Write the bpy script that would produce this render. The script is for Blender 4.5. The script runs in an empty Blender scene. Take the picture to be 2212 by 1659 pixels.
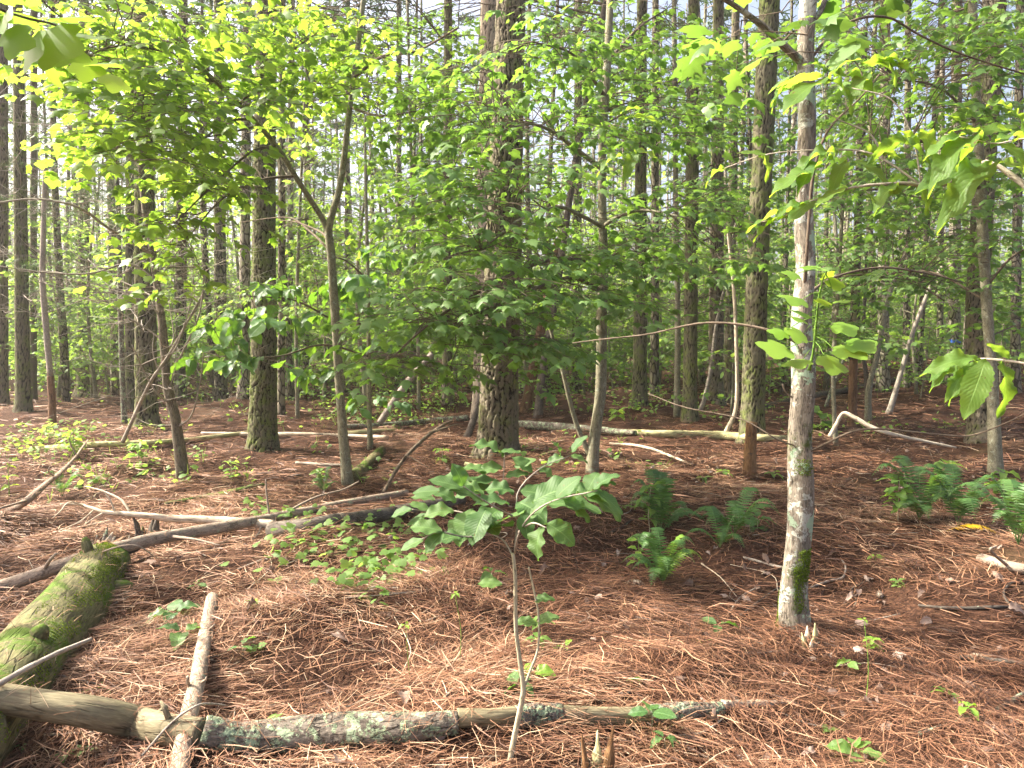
import bpy, math, random
import numpy as np

rng = np.random.default_rng(7)
F, CU, CV = 1536.0, 1106.0, 829.5          # focal length and centre of the photograph, in units of its 2212 x 1659 view
PIT = math.radians(3.3)
scene = bpy.context.scene
COL = scene.collection
UP = np.array([0.0, 0.0, 1.0])
A = lambda *v: np.array(v, dtype=float)


# ------------------------------------------------------------------ terrain
_W = [(5.9, 0.7, .030, .3), (-2.2, 4.1, .030, 1.9), (1.3, 1.1, .04, 4.0), (3.3, -2.4, .035, 2.2), (.55, .8, .05, .4),
      (-.8, .35, .06, 5.1), (9.0, 7.1, .012, 1.0), (-7.7, 10.3, .012, 2.7), (14.0, -6.0, .007, 3.3), (5.0, 17.0, .007, .8)]


def _g0(x, y):
    x = np.asarray(x, float); y = np.asarray(y, float)
    z = np.zeros(np.broadcast(x, y).shape)
    for kx, ky, a, p in _W:
        z = z + a * np.sin(kx * x + ky * y + p)
    z = z + .95 * np.exp(-((x - 14) / 6.5) ** 2 - ((y - 25) / 8) ** 2)
    z = z + .42 * np.exp(-((x + 1.6) / 2.6) ** 2 - ((y - 16.2) / 1.4) ** 2)
    z = z + .35 * np.exp(-((x - 2.6) / 2.2) ** 2 - ((y - 16.5) / 1.6) ** 2)
    z = z + .30 * np.exp(-((x + 6.2) / 2.0) ** 2 - ((y - 15.5) / 1.5) ** 2)
    z = z + .5 * np.clip((y - 18) / 20, 0, 1) ** 2
    return z


G00 = float(_g0(0, 0))
HEAPS, TOPS = [], []


def ground(x, y):
    z = _g0(x, y) - G00
    for hx, hy, r, h in HEAPS:                        # needles piled round the feet of the trees
        z = z + h * np.exp(-((np.asarray(x) - hx) ** 2 + (np.asarray(y) - hy) ** 2) / (r * r))
    return z


CAM = A(0, 0, 1.6)


def rdir(u, v):
    a, b = (u - CU) / F, -(v - CV) / F
    return A(a, math.cos(PIT) + b * math.sin(PIT), -math.sin(PIT) + b * math.cos(PIT))


def at(u, v, Y):
    """The point at depth Y on the sight line of the photograph's pixel (u, v)."""
    d = rdir(u, v)
    return CAM + d * (Y / d[1])


def gat(u, v):
    """Where that sight line meets the ground."""
    d = rdir(u, v); d = d / d[1]
    ys = np.arange(1.2, 70, .02)
    z = CAM[2] + d[2] * ys - ground(d[0] * ys, ys)
    k = np.nonzero(z < 0)[0]
    Y = ys[k[0]] if len(k) else 70.0
    p = CAM + d * Y
    p[2] = ground(p[0], p[1])
    return p


def seen(p, m=60):
    """Whether the photograph's frame, m wider on all sides, takes in the point p."""
    d = np.asarray(p) - CAM; c, s = math.cos(PIT), math.sin(PIT); f = d[1] * c - d[2] * s; b = d[1] * s + d[2] * c
    return f > .1 and abs(d[0] / f * F) < CU + m and abs(b / f * F) < CV + m


def pr(w, Y):
    return .5 * w * Y / F


def nrm(v):
    v = np.asarray(v, float)
    return v / np.maximum(np.linalg.norm(v, axis=-1, keepdims=True), 1e-9)


def spl(P, n):
    """A Catmull-Rom curve through the rows of P, sampled at n points."""
    P = np.asarray(P, float)
    if len(P) == 2:
        t = np.linspace(0, 1, n)[:, None]
        return P[0] + (P[1] - P[0]) * t
    Q = np.vstack([2 * P[0] - P[1], P, 2 * P[-1] - P[-2]])
    t = np.linspace(0, len(P) - 1, n)
    i = np.clip(t.astype(int), 0, len(P) - 2)
    f = (t - i)[:, None]
    a, b, c, d = Q[i], Q[i + 1], Q[i + 2], Q[i + 3]
    return .5 * (2 * b + (c - a) * f + (2 * a - 5 * b + 4 * c - d) * f ** 2 + (3 * b - a - 3 * c + d) * f ** 3)


# ------------------------------------------------------------------ meshes
class MB:
    """Collects vertices and faces; build() links them as one mesh object."""
    def __init__(s):
        s.V, s.C, s.Rn, s.F, s.M, s.n = [], [], [], [], [], 0

    def add(s, V, faces, rnd=.5, co=None, mi=0):
        V = np.asarray(V, float); k = len(V)
        s.V.append(V)
        s.C.append(V if co is None else np.asarray(co, float))
        s.Rn.append(np.full(k, rnd, float) if np.ndim(rnd) == 0 else np.asarray(rnd, float))
        for f in faces:
            f = np.asarray(f, np.int64)
            if len(f):
                s.F.append(f + s.n); s.M.append(np.full(len(f), mi))
        s.n += k

    def build(s, name, mats, parent=None, origin=None, smooth=True):
        V = np.vstack(s.V)
        o = A(0, 0, 0) if origin is None else np.asarray(origin, float)
        V = V - o
        loops = np.concatenate([f.ravel() for f in s.F])
        tot = np.concatenate([np.full(len(f), f.shape[1]) for f in s.F])
        start = np.concatenate([[0], np.cumsum(tot)[:-1]])
        me = bpy.data.meshes.new(name)
        me.vertices.add(len(V)); me.vertices.foreach_set('co', V.astype(np.float32).ravel())
        me.loops.add(len(loops)); me.loops.foreach_set('vertex_index', loops.astype(np.int32))
        me.polygons.add(len(tot)); me.polygons.foreach_set('loop_start', start.astype(np.int32))
        me.polygons.foreach_set('loop_total', tot.astype(np.int32))
        me.polygons.foreach_set('material_index', np.concatenate(s.M).astype(np.int32))
        me.polygons.foreach_set('use_smooth', np.full(len(tot), smooth))
        a = me.attributes.new('co', 'FLOAT_VECTOR', 'POINT'); a.data.foreach_set('vector', np.vstack(s.C).astype(np.float32).ravel())
        a = me.attributes.new('rnd', 'FLOAT', 'POINT'); a.data.foreach_set('value', np.concatenate(s.Rn).astype(np.float32))
        for m in (mats if isinstance(mats, (list, tuple)) else [mats]):
            me.materials.append(m)
        me.update(calc_edges=True)
        ob = bpy.data.objects.new(name, me); COL.objects.link(ob)
        if parent is not None:
            ob.parent = parent
        elif origin is not None:
            ob.location = o
        return ob


def tag(o, label=None, cat=None, group=None, kind=None):
    for k, v in (('label', label), ('category', cat), ('group', group), ('kind', kind)):
        if v: o[k] = v
    return o


def thing(name, label, cat, loc, group=None):
    e = bpy.data.objects.new(name, None); COL.objects.link(e)
    e.empty_display_size = .1
    e.location = tuple(float(c) for c in loc)
    return tag(e, label, cat, group)


def frames(P):
    T = np.gradient(P, axis=0); T = nrm(T)
    ref = A(1, 0, 0) if abs(T[0][0]) < .8 else A(0, 1, 0)
    X = np.zeros_like(P)
    x = ref - T[0] * np.dot(ref, T[0]); X[0] = nrm(x)
    for i in range(1, len(P)):
        x = X[i - 1] - T[i] * np.dot(X[i - 1], T[i]); X[i] = nrm(x)
    return T, X, np.cross(T, X)


def tube(mb, P, rad, sides=8, rnd=.5, mi=0, disp=None, caps=True, s0=0.0):
    P = np.asarray(P, float); n = len(P)
    rad = np.broadcast_to(np.asarray(rad, float), (n,))
    T, X, Y = frames(P)
    th = np.arange(sides) / sides * 2 * math.pi
    s = s0 + np.concatenate([[0], np.cumsum(np.linalg.norm(np.diff(P, axis=0), axis=1))])
    rr = np.repeat(rad[:, None], sides, 1)
    rn = np.full((n, sides), rnd)
    if disp is not None:
        off, rv = disp(th, s, rad)
        rr = rr + off
        if rv is not None: rn = rv
    c, sn = np.cos(th), np.sin(th)
    V = P[:, None, :] + rr[:, :, None] * (c[None, :, None] * X[:, None, :] + sn[None, :, None] * Y[:, None, :])
    C = np.stack([rad[:, None] * c, rad[:, None] * sn, np.repeat(s[:, None], sides, 1)], 2)
    i = np.arange(n - 1)[:, None] * sides; j = np.arange(sides)[None, :]; k = (j + 1) % sides
    q = np.stack([i + j, i + k, i + sides + k, i + sides + j], 2).reshape(-1, 4)
    V = V.reshape(-1, 3); C = C.reshape(-1, 3); rn = rn.reshape(-1)
    f = [q]
    if caps:
        V = np.vstack([V, P[0], P[-1]]); C = np.vstack([C, A(0, 0, s[0]), A(0, 0, s[-1])]); rn = np.append(rn, [rn[0], rn[-1]])
        b = n * sides; l = (n - 1) * sides
        f.append(np.stack([np.full(sides, b), (np.arange(sides) + 1) % sides, np.arange(sides)], 1))
        f.append(np.stack([np.full(sides, b + 1), l + np.arange(sides), l + (np.arange(sides) + 1) % sides], 1))
    mb.add(V, f, rn, C, mi)


def _hash(i, j, k):
    x = np.sin(i * 127.1 + j * 311.7 + k * 74.7) * 43758.5453
    return x - np.floor(x)


def plates(depth, cw=.075, ch=.16, seed=0, lump=.02):
    """Bark relief of a pine: irregular plates between fissures. Returns offsets and 0 (fissure) .. 1 (plate)."""
    def f(th, s, rad):
        na = max(4, int(round(2 * math.pi * float(np.mean(rad)) / cw)))
        a = (th / (2 * math.pi) * na)[None, :] + 0 * s[:, None]
        b = (s / ch)[:, None] + 0 * th[None, :]
        a = a + .16 * np.sin(b * 2.9 + seed * 2) + .10 * np.sin(b * 7.3 + a * 2.1 + seed) + .05 * np.sin(b * 17.0 - a * 3)
        b = b + .5 * _hash(np.floor(a), 0 * a, seed) + .10 * np.sin(a * 5.3 + b * 3.1)
        ia, ib = np.floor(a), np.floor(b)
        d1 = np.full(a.shape, 9.); y1 = np.zeros(a.shape); y2 = np.zeros(a.shape); d2 = np.full(a.shape, 9.); v = np.zeros(a.shape)
        for da in (-1, 0, 1):
            for db in (-1, 0, 1):
                ca, cb = ia + da, ib + db
                wa = np.mod(ca, na)
                px = ca + .1 + .8 * _hash(wa, cb, seed); py = cb + .1 + .8 * _hash(wa, cb, seed + 5)
                d = np.hypot(a - px, (b - py) * .8)
                h = _hash(wa, cb, seed + 9)
                m = d < d1; m2 = ~m & (d < d2)
                y2 = np.where(m, y1, np.where(m2, py, y2)); y1 = np.where(m, py, y1)
                d2 = np.where(m, d1, np.minimum(d2, d)); v = np.where(m, h, v); d1 = np.where(m, d, d1)
        e = np.clip((d2 - d1 + .07 * np.sin(a * 9 + b * 23) + .05 * np.sin(a * 31 - b * 47)) / .26 + .75 * np.clip(np.abs(y2 - y1) - .55, 0, 1) + .25 * np.clip(np.sin(a * 1.1 + b * .37 + seed) + np.sin(a * .53 - b * .9), 0, 1), 0, 1)
        off = -depth * (1 - e) + depth * .6 * (v - .5) + depth * .16 * np.sin(a * 17 + b * 9 + v * 9) + depth * .12 * np.sin(b * 41 + a * 13) + lump * rad[:, None] * np.sin(th * 2 + s[:, None] * 1.1 + seed)
        return off, np.clip(e * (.62 + .38 * v), 0, 1)
    return f


def lumps(amp, seed=0, f1=3.0, f2=9.0):
    def f(th, s, rad):
        t, q = th[None, :], s[:, None]
        o = np.sin(t * 2 + q * f1 + seed) + .6 * np.sin(t * 3 - q * f2 + seed * 1.7) + .4 * np.sin(t * 5 + q * f2 * 2.3 + seed * .3) + .5 * np.sin(q * f2 * 1.7 + seed)
        return amp * o * rad[:, None], None
    return f


# ------------------------------------------------------------------ leaves
def _fan(half, fold=.12, curl=.22, cen=(0, .38)):
    """A leaf from half an outline (x >= 0, base to tip), mirrored: a fan round its centre."""
    h = [p for p in half]
    out = h + [(-x, y) for x, y in h[::-1] if x > 1e-6]
    V = np.array([cen] + out, float)
    z = -fold * np.abs(V[:, 0]) * 1.2 - curl * (V[:, 1] - .25) ** 2
    n = len(out)
    T = np.stack([np.zeros(n, int), 1 + np.arange(n), 1 + (np.arange(n) + 1) % n], 1)[:, [0, 2, 1]]
    return np.column_stack([V, z]), T


MAPLE = _fan([(0, 0), (.16, -.05), (.40, .06), (.27, .20), (.40, .30), (.60, .52), (.36, .50), (.25, .56), (.24, .72), (.13, .78), (0, 1.06)], .22, .42)
MAPLE_B = _fan([(0, 0), (.2, -.02), (.34, .16), (.30, .26), (.52, .42), (.50, .56), (.27, .54), (.20, .70), (0, 1.0)], .25, .5)
TULIP = _fan([(0, 0), (.22, -.06), (.50, .10), (.58, .24), (.42, .36), (.52, .62), (.46, .80), (.22, .84), (0, .80)], .1, .15)
STAR = _fan([(0, 0), (.38, .1), (.26, .3), (.55, .55), (.22, .6), (0, 1.0)], .15, .3)
KITE = _fan([(0, 0), (.36, .35), (.28, .7), (0, 1.0)], .2, .3, (0, .45))
ROUND = _fan([(0, 0), (.25, 0), (.44, .22), (.45, .45), (.30, .74), (0, 1.0)], .12, .3)
PINNA = _fan([(0, 0), (.10, .04), (.085, .5), (0, 1.0)], .3, .25, (0, .5))
IVY = _fan([(0, .06), (.18, -.04), (.42, .08), (.50, .30), (.34, .42), (.40, .66), (.18, .70), (0, 1.0)], .12, .25)


def oval(w=.36, nseg=9, fold=.3, curl=.35, serr=.0, wave=.03, peak=.45):
    """A long leaf with a midrib: two rows of quads folded along the middle, the edge wavy or toothed."""
    t = np.linspace(0, 1, nseg * 2 + 1)
    prof = np.sin(np.pi * t ** (math.log(.5) / math.log(peak))) ** .8 * w
    prof = prof * (1 + serr * np.where(np.arange(len(t)) % 2, 1, -1))
    prof[0] = prof[-1] = 0
    zc = -curl * t ** 2 * .6 + .05 * np.sin(t * 3)
    V, C = [], []
    for s in (-1, -.5, 0, .5, 1):
        V.append(np.column_stack([s * prof, t, zc + fold * np.abs(s) * prof + wave * abs(s) * np.sin(t * 17 + s * 2)]))
        C.append(np.column_stack([s * np.ones_like(t), t, prof]))
    m = len(t); q = []
    for c in range(4):
        i = np.arange(m - 1)
        q.append(np.stack([c * m + i, (c + 1) * m + i, (c + 1) * m + i + 1, c * m + i + 1], 1))
    return np.vstack(V), np.vstack(q), np.vstack(C)


OVAL = oval(.27, 6, .25, .45)
CHESTNUT = oval(.205, 11, .28, .55, .07, .05)
BROAD = oval(.36, 8, .2, .35, .03, .03, .42)


def add_leaves(mb, tm, P, D, N, S, rnd=None, mi=0):
    P = np.asarray(P, float).reshape(-1, 3)
    if not len(P): return
    D = nrm(np.asarray(D, float).reshape(-1, 3)); N = np.asarray(N, float).reshape(-1, 3)
    X = nrm(np.cross(D, N)); N = np.cross(X, D)
    S = np.broadcast_to(np.asarray(S, float), (len(P),))
    v, f = tm[0], tm[1]
    cc = tm[2] if len(tm) > 2 else np.column_stack([v[:, :2], 0 * v[:, 0]])
    k = len(v); m = len(P)
    # every leaf bends a little differently
    zs = rng.uniform(.3, 1.9, m)
    V = P[:, None] + S[:, None, None] * (v[None, :, 0:1] * X[:, None] + v[None, :, 1:2] * D[:, None] + (v[None, :, 2:3] * zs[:, None, None]) * N[:, None])
    r = rng.uniform(0, 1, m) if rnd is None else np.broadcast_to(np.asarray(rnd, float), (m,))
    fs = (f[None] + (np.arange(m) * k)[:, None, None]).reshape(-1, f.shape[1])
    mb.add(V.reshape(-1, 3), [fs], np.repeat(r, k), np.tile(cc, (m, 1)), mi)


class Leafage:
    """Leaves and their twigs: gathers leaf frames while sprays are grown."""
    def __init__(s): s.P, s.D, s.N, s.S = [], [], [], []; s.mb = MB()

    def leaf(s, p, d, n, z): s.P.append(p); s.D.append(d); s.N.append(n); s.S.append(z)

    def done(s, tm, name, mats, parent, origin):
        if isinstance(tm, list):
            k = rng.integers(0, len(tm), len(s.P))
            P, D, N, S = (np.array(x) for x in (s.P, s.D, s.N, s.S))
            for i, t in enumerate(tm): add_leaves(s.mb, t, P[k == i], D[k == i], N[k == i], S[k == i])
        else:
            add_leaves(s.mb, tm, s.P, s.D, s.N, s.S)
        return s.mb.build(name, mats, parent, origin)


def rv(a=1.0): return rng.normal(0, a, 3)


def spray(L, base, tip, size, dense=1.0, twigs=True, droop=.25, r0=.004, flat=.3, alt=False):
    """A flat spray: a shoot with side twigs left and right in a near-level plane, leaves along them."""
    d = tip - base; ln = np.linalg.norm(d); dh = d / max(ln, 1e-6)
    sv = np.cross(dh, UP); sv = nrm(sv) if np.linalg.norm(sv) > .1 else A(1, 0, 0)
    upv = nrm(np.cross(sv, dh))
    mid = base + d * .5 + upv * ln * .07
    M = spl([base, mid, tip], 6)
    if twigs: tube(L.mb, M, np.linspace(r0, .0014, 6), 4, mi=1, caps=False)
    n = max(2, int(round(ln / .17 * dense)))
    for i in range(n):
        t = .18 + .80 * i / max(1, n - 1)
        p = base + d * t + upv * ln * .28 * t * (1 - t)
        for sg in ((-1, 1) if not alt else ((-1,) if i % 2 else (1,))):
            l = ln * rng.uniform(.25, .5) * (1.15 - .75 * t)
            e = p + l * nrm(dh * rng.uniform(.4, .8) + sg * sv * rng.uniform(.6, 1.0) + upv * rng.normal(0, .15) - UP * rng.uniform(0, .22)) 
            if twigs and l > .08: tube(L.mb, np.array([p, .5 * (p + e) + UP * .03 * l, e]), [.0022, .0016, .0010], 3, mi=1, caps=False)
            m = max(1, int(l / (size * 1.05)))
            te = nrm(e - p)
            for k in range(1, m + 1):
                q = p + (e - p) * (k / m)
                for s2 in ((-1, 1) if k < m else ((-1, 0, 1) if rng.uniform() < .5 else (0,))):
                    o = np.cross(te, UP) * s2
                    dd = te * rng.uniform(.4, .9) + o * rng.uniform(.5, 1.0) - UP * droop * rng.uniform(.2, 1.8) + rv(.14)
                    nn = UP + rv(flat)
                    L.leaf(q + nrm(dd) * size * .25, dd, nn, size * rng.choice([.45, .65, .85, 1.0, 1.1, 1.2]))
    dd = dh - UP * droop + rv(.1)
    L.leaf(tip, dd, UP + rv(flat), size)
# ------------------------------------------------------------------ materials
class NT:
    def __init__(s, name):
        s.m = bpy.data.materials.new(name); s.m.use_nodes = True
        s.t = s.m.node_tree; s.t.nodes.clear()

    def n(s, typ, **kw):
        x = s.t.nodes.new(typ)
        for k, v in kw.items():
            if isinstance(k, str) and hasattr(x, k): setattr(x, k, v)
        return x

    def link(s, a, b): s.t.links.new(a, b)

    def attr(s, name, out='Vector'):
        return s.n('ShaderNodeAttribute', attribute_name=name).outputs[out]

    def scaled(s, vec, sc):
        x = s.n('ShaderNodeVectorMath', operation='MULTIPLY'); s.link(vec, x.inputs[0]); x.inputs[1].default_value = sc
        return x.outputs[0]

    def noise(s, vec, scale, detail=4, rough=.6, dist=0):
        x = s.n('ShaderNodeTexNoise'); s.link(vec, x.inputs['Vector'])
        x.inputs['Scale'].default_value = scale; x.inputs['Detail'].default_value = detail
        x.inputs['Roughness'].default_value = rough; x.inputs['Distortion'].default_value = dist
        return x.outputs['Fac']

    def ramp(s, fac, stops):
        x = s.n('ShaderNodeValToRGB'); e = x.color_ramp.elements
        while len(e) < len(stops): e.new(.5)
        for i, (p, c) in enumerate(stops):
            e[i].position = p; e[i].color = (*c, 1) if len(c) == 3 else c
        s.link(fac, x.inputs[0])
        return x.outputs['Color']

    def mix(s, fac, a, b, blend='MIX'):
        x = s.n('ShaderNodeMix', data_type='RGBA', blend_type=blend)
        for v, i in ((fac, 0), (a, 6), (b, 7)):
            if hasattr(v, 'links'): s.link(v, x.inputs[i])
            elif isinstance(v, (int, float)): x.inputs[i].default_value = v
            else: x.inputs[i].default_value = (*v, 1)
        return x.outputs[2]

    def math(s, op, a, b=0.0, clamp=False):
        x = s.n('ShaderNodeMath', operation=op, use_clamp=clamp)
        for v, i in ((a, 0), (b, 1)):
            if hasattr(v, 'links'): s.link(v, x.inputs[i])
            else: x.inputs[i].default_value = v
        return x.outputs[0]

    def step(s, fac, lo, hi):
        x = s.n('ShaderNodeMapRange', interpolation_type='SMOOTHSTEP'); s.link(fac, x.inputs[0])
        x.inputs[1].default_value = lo; x.inputs[2].default_value = hi
        return x.outputs[0]

    def out(s, sh):
        o = s.n('ShaderNodeOutputMaterial'); s.link(sh, o.inputs['Surface']); return s.m

    def bsdf(s, col, rough=.85, spec=.2, bump=None, strength=.5, dist=.01):
        b = s.n('ShaderNodeBsdfPrincipled')
        if hasattr(col, 'links'): s.link(col, b.inputs['Base Color'])
        else: b.inputs['Base Color'].default_value = (*col, 1)
        b.inputs['Roughness'].default_value = rough
        b.inputs['Specular IOR Level'].default_value = spec
        if bump is not None:
            k = s.n('ShaderNodeBump'); k.inputs['Strength'].default_value = strength; k.inputs['Distance'].default_value = dist
            s.link(bump, k.inputs['Height']); s.link(k.outputs[0], b.inputs['Normal'])
        return b.outputs[0]

    def upness(s):
        g = s.n('ShaderNodeNewGeometry'); x = s.n('ShaderNodeSeparateXYZ'); s.link(g.outputs['Normal'], x.inputs[0])
        return x.outputs[2]


def lin(h):
    return tuple((c / 12.92 if c <= .04045 else ((c + .055) / 1.055) ** 2.4) for c in (int(h[i:i + 2], 16) / 255 for i in (0, 2, 4)))


def mat_pine(name, plate_a, plate_b, crack, algae, amount=.5, fine=45):
    t = NT(name); co = t.attr('co'); r = t.attr('rnd', 'Fac')
    ob = t.scaled(co, (1, 1, .45))
    n1 = t.noise(ob, fine, 5, .7); n2 = t.noise(co, 5, 4, .65)
    c = t.mix(n1, plate_a, plate_b)
    al = t.step(n2, .62 - .35 * amount, .80 - .25 * amount)
    c = t.mix(al, c, algae)
    c = t.mix(t.math('MULTIPLY', t.step(n1, .55, .75), .5), c, tuple(min(1, x * 1.7) for x in plate_b))
    c = t.mix(t.step(r, .15, .75), crack, c)
    return t.out(t.bsdf(c, .9, .15, n1, .55, .012))


def mat_farpine(name, plate_a, plate_b, crack, algae, amount=.5, cell=11.0):
    """The same bark for trunks farther off: the plates are a texture."""
    t = NT(name); co = t.attr('co')
    v = t.n('ShaderNodeTexVoronoi', feature='DISTANCE_TO_EDGE'); t.link(t.scaled(co, (1, 1, .42)), v.inputs['Vector']); v.inputs['Scale'].default_value = cell
    v.inputs['Randomness'].default_value = 1
    n1 = t.noise(t.scaled(co, (1, 1, .4)), 30, 4, .7); n2 = t.noise(co, 4, 3, .6)
    ed = t.step(t.math('ADD', v.outputs['Distance'], t.math('MULTIPLY', n1, .16)), .08, .22)
    oi = t.n('ShaderNodeObjectInfo').outputs['Random']
    c = t.mix(n1, plate_a, plate_b)
    c = t.mix(t.math('MULTIPLY', t.step(n2, .60 - .35 * amount, .8 - .25 * amount), t.step(oi, -.3, .9)), c, algae)
    c = t.mix(ed, crack, c)
    return t.out(t.bsdf(c, .9, .12, ed, .9, .02))


def mat_bark(name, a, b, zs=.3, scale=30, patch=None, ps=9, pt=.62, pw=.05, moss=None, mt=.6, ms=4, stripe=None, bump=.4, rough=.85, patch2=None, up=0.0, fleck=0.0):
    """Smooth bark or bare wood: two tones in grain along the length, optional lichen patches and moss."""
    t = NT(name); co = t.attr('co')
    g = t.noise(t.scaled(co, (1, 1, zs)), scale, 5, .65, .2)
    c = t.mix(t.step(g, .3, .7), a, b)
    if stripe: c = t.mix(t.math('MULTIPLY', t.step(t.noise(t.scaled(co, (1, 1, .09)), scale * 2.2, 3, .6), .52, .64), .75), c, stripe)
    bl = t.noise(co, ms * 1.7, 3, .6)
    c = t.mix(t.math('MULTIPLY', t.step(bl, .45, .75), .45), c, tuple(x * .55 for x in a))
    fg = t.noise(t.scaled(co, (1, 1, max(zs, .12))), scale * 4.5, 3, .7)
    c = t.mix(t.math('MULTIPLY', t.step(fg, .42, .70), .55), c, tuple(x * 1.45 for x in b))
    cr = t.n('ShaderNodeTexVoronoi', feature='DISTANCE_TO_EDGE'); t.link(t.scaled(co, (1, 1, zs * .8)), cr.inputs['Vector']); cr.inputs['Scale'].default_value = scale * 1.3
    ck = t.math('MULTIPLY', t.step(t.math('ADD', cr.outputs['Distance'], t.math('MULTIPLY', fg, .12)), .13, .05), t.step(t.noise(co, scale * .35, 2, .5), .45, .6))
    c = t.mix(t.math('MULTIPLY', ck, .8), c, tuple(x * .28 for x in a))
    h = t.math('SUBTRACT', t.math('ADD', g, t.math('MULTIPLY', fg, .5)), ck)
    if patch:
        n = t.noise(co, ps, 6, .72, .4); k = t.step(n, pt, pt + pw)
        fl = t.noise(co, ps * 9, 3, .6)
        k = t.math('MULTIPLY', k, t.step(fl, .28, .5))
        c = t.mix(k, c, t.mix(fl, patch, tuple(x * .7 for x in patch)))
        h = t.math('ADD', h, t.math('MULTIPLY', k, .4))
    if patch2:
        x = t.n('ShaderNodeVectorMath', operation='ADD'); t.link(co, x.inputs[0]); x.inputs[1].default_value = (7.3, 2.1, 4.4)
        n = t.noise(x.outputs[0], ps * .8, 6, .7, .3); k = t.step(n, pt + .02, pt + .02 + pw)
        c = t.mix(k, c, patch2)
    if moss:
        x = t.n('ShaderNodeVectorMath', operation='ADD'); t.link(co, x.inputs[0]); x.inputs[1].default_value = (3.1, 8.2, 1.7)
        n = t.noise(x.outputs[0], ms, 6, .7)
        if up: n = t.math('ADD', n, t.math('MULTIPLY', t.upness(), up))
        k = t.step(n, mt, mt + .10)
        fm = t.noise(co, 160, 3, .7)
        c = t.mix(k, c, t.mix(fm, tuple(x * .6 for x in moss), tuple(x * 1.3 for x in moss)))
        h = t.math('ADD', h, t.math('MULTIPLY', t.math('MULTIPLY', k, fm), .8))
    if fleck:
        f = t.noise(co, 55, 2, .5)
        c = t.mix(t.math('MULTIPLY', t.step(f, .66, .72), fleck), c, (.5, .52, .46))
    return t.out(t.bsdf(c, rough, .2, h, bump, .008))


def mat_leaf(name, a, b, tr, fac=.45, rough=.45, spec=.35, veins=False, dead=0.0, gray=.0):
    """A thin leaf: reflects a..b (by leaf), lets tr through. Veins lie in leaf coordinates."""
    t = NT(name); r = t.attr('rnd', 'Fac')
    c = t.ramp(r, [(0, a), (.5, tuple((x + y) / 2 for x, y in zip(a, b))), (1, b)])
    trc = t.mix(r, tuple(x * .72 for x in tr), tr)
    trc = t.mix(t.math('MULTIPLY', r, .35), trc, (tr[0] * 1.5, tr[1] * 1.05, tr[2] * .8))
    nrmh = None
    if veins:
        s = t.n('ShaderNodeSeparateXYZ'); t.link(t.attr('co'), s.inputs[0])
        ax = t.math('ABSOLUTE', s.outputs[0])
        # side veins run out and forward from the midrib
        ph = t.math('SUBTRACT', t.math('MULTIPLY', s.outputs[1], 13.0), t.math('MULTIPLY', ax, 3.2))
        w = t.math('ABSOLUTE', t.math('SUBTRACT', t.math('FRACT', ph), .5))
        side = t.step(w, .07, .0); mid = t.step(ax, .07, .02)
        v = t.math('MAXIMUM', t.math('MULTIPLY', side, .6), mid)
        c = t.mix(t.math('MULTIPLY', v, .5), c, tuple(min(1, x * 2.0 + .02) for x in b))
        nrmh = t.math('SUBTRACT', w, v)
    if dead: 
        n = t.noise(t.n('ShaderNodeNewGeometry').outputs['Position'], 34, 4, .65); k = t.step(n, .66, .70)
        c = t.mix(k, c, (.16, .11, .035)); trc = t.mix(k, trc, (.20, .12, .03))
        n2 = t.noise(t.n('ShaderNodeNewGeometry').outputs['Position'], 12, 3, .6); trc = t.mix(t.math('MULTIPLY', t.step(n2, .4, .7), .4), trc, tuple(x * .6 for x in tr))
    p = t.bsdf(c, rough, spec, nrmh, .35, .004)
    q = t.n('ShaderNodeBsdfTranslucent'); t.link(trc, q.inputs[0])
    m = t.n('ShaderNodeMixShader'); m.inputs[0].default_value = fac
    t.link(p, m.inputs[1]); t.link(q.outputs[0], m.inputs[2])
    return t.out(m.outputs[0])


def mat_ramp(name, stops, rough=.8, spec=.15, trans=0.0):
    t = NT(name); c = t.ramp(t.attr('rnd', 'Fac'), stops)
    p = t.bsdf(c, rough, spec)
    if trans:
        q = t.n('ShaderNodeBsdfTranslucent'); t.link(c, q.inputs[0])
        m = t.n('ShaderNodeMixShader'); m.inputs[0].default_value = trans
        t.link(p, m.inputs[1]); t.link(q.outputs[0], m.inputs[2]); p = m.outputs[0]
    return t.out(p)


def mat_ground():
    t = NT('litter_floor'); co = t.n('ShaderNodeNewGeometry').outputs['Position']
    n1 = t.noise(co, .9, 5, .6); n2 = t.noise(co, 26, 5, .75); n3 = t.noise(t.scaled(co, (1.0, .35, 1)), 70, 3, .7); n4 = t.noise(t.scaled(co, (.35, 1, 1)), 60, 3, .7)
    f = t.math('MULTIPLY', t.math('ADD', n3, n4), .5)
    c = t.ramp(f, [(.32, (.014, .008, .006)), (.48, (.045, .022, .014)), (.60, (.10, .050, .030)), (.74, (.22, .125, .08))])
    c = t.mix(t.math('MULTIPLY', t.step(n2, .55, .75), .5), c, (.06, .032, .02))
    c = t.mix(t.math('MULTIPLY', t.step(n1, .5, .75), .35), c, (.10, .075, .035))
    return t.out(t.bsdf(c, .9, .1, t.math('ADD', f, t.math('MULTIPLY', n2, .6)), .8, .03))


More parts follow.
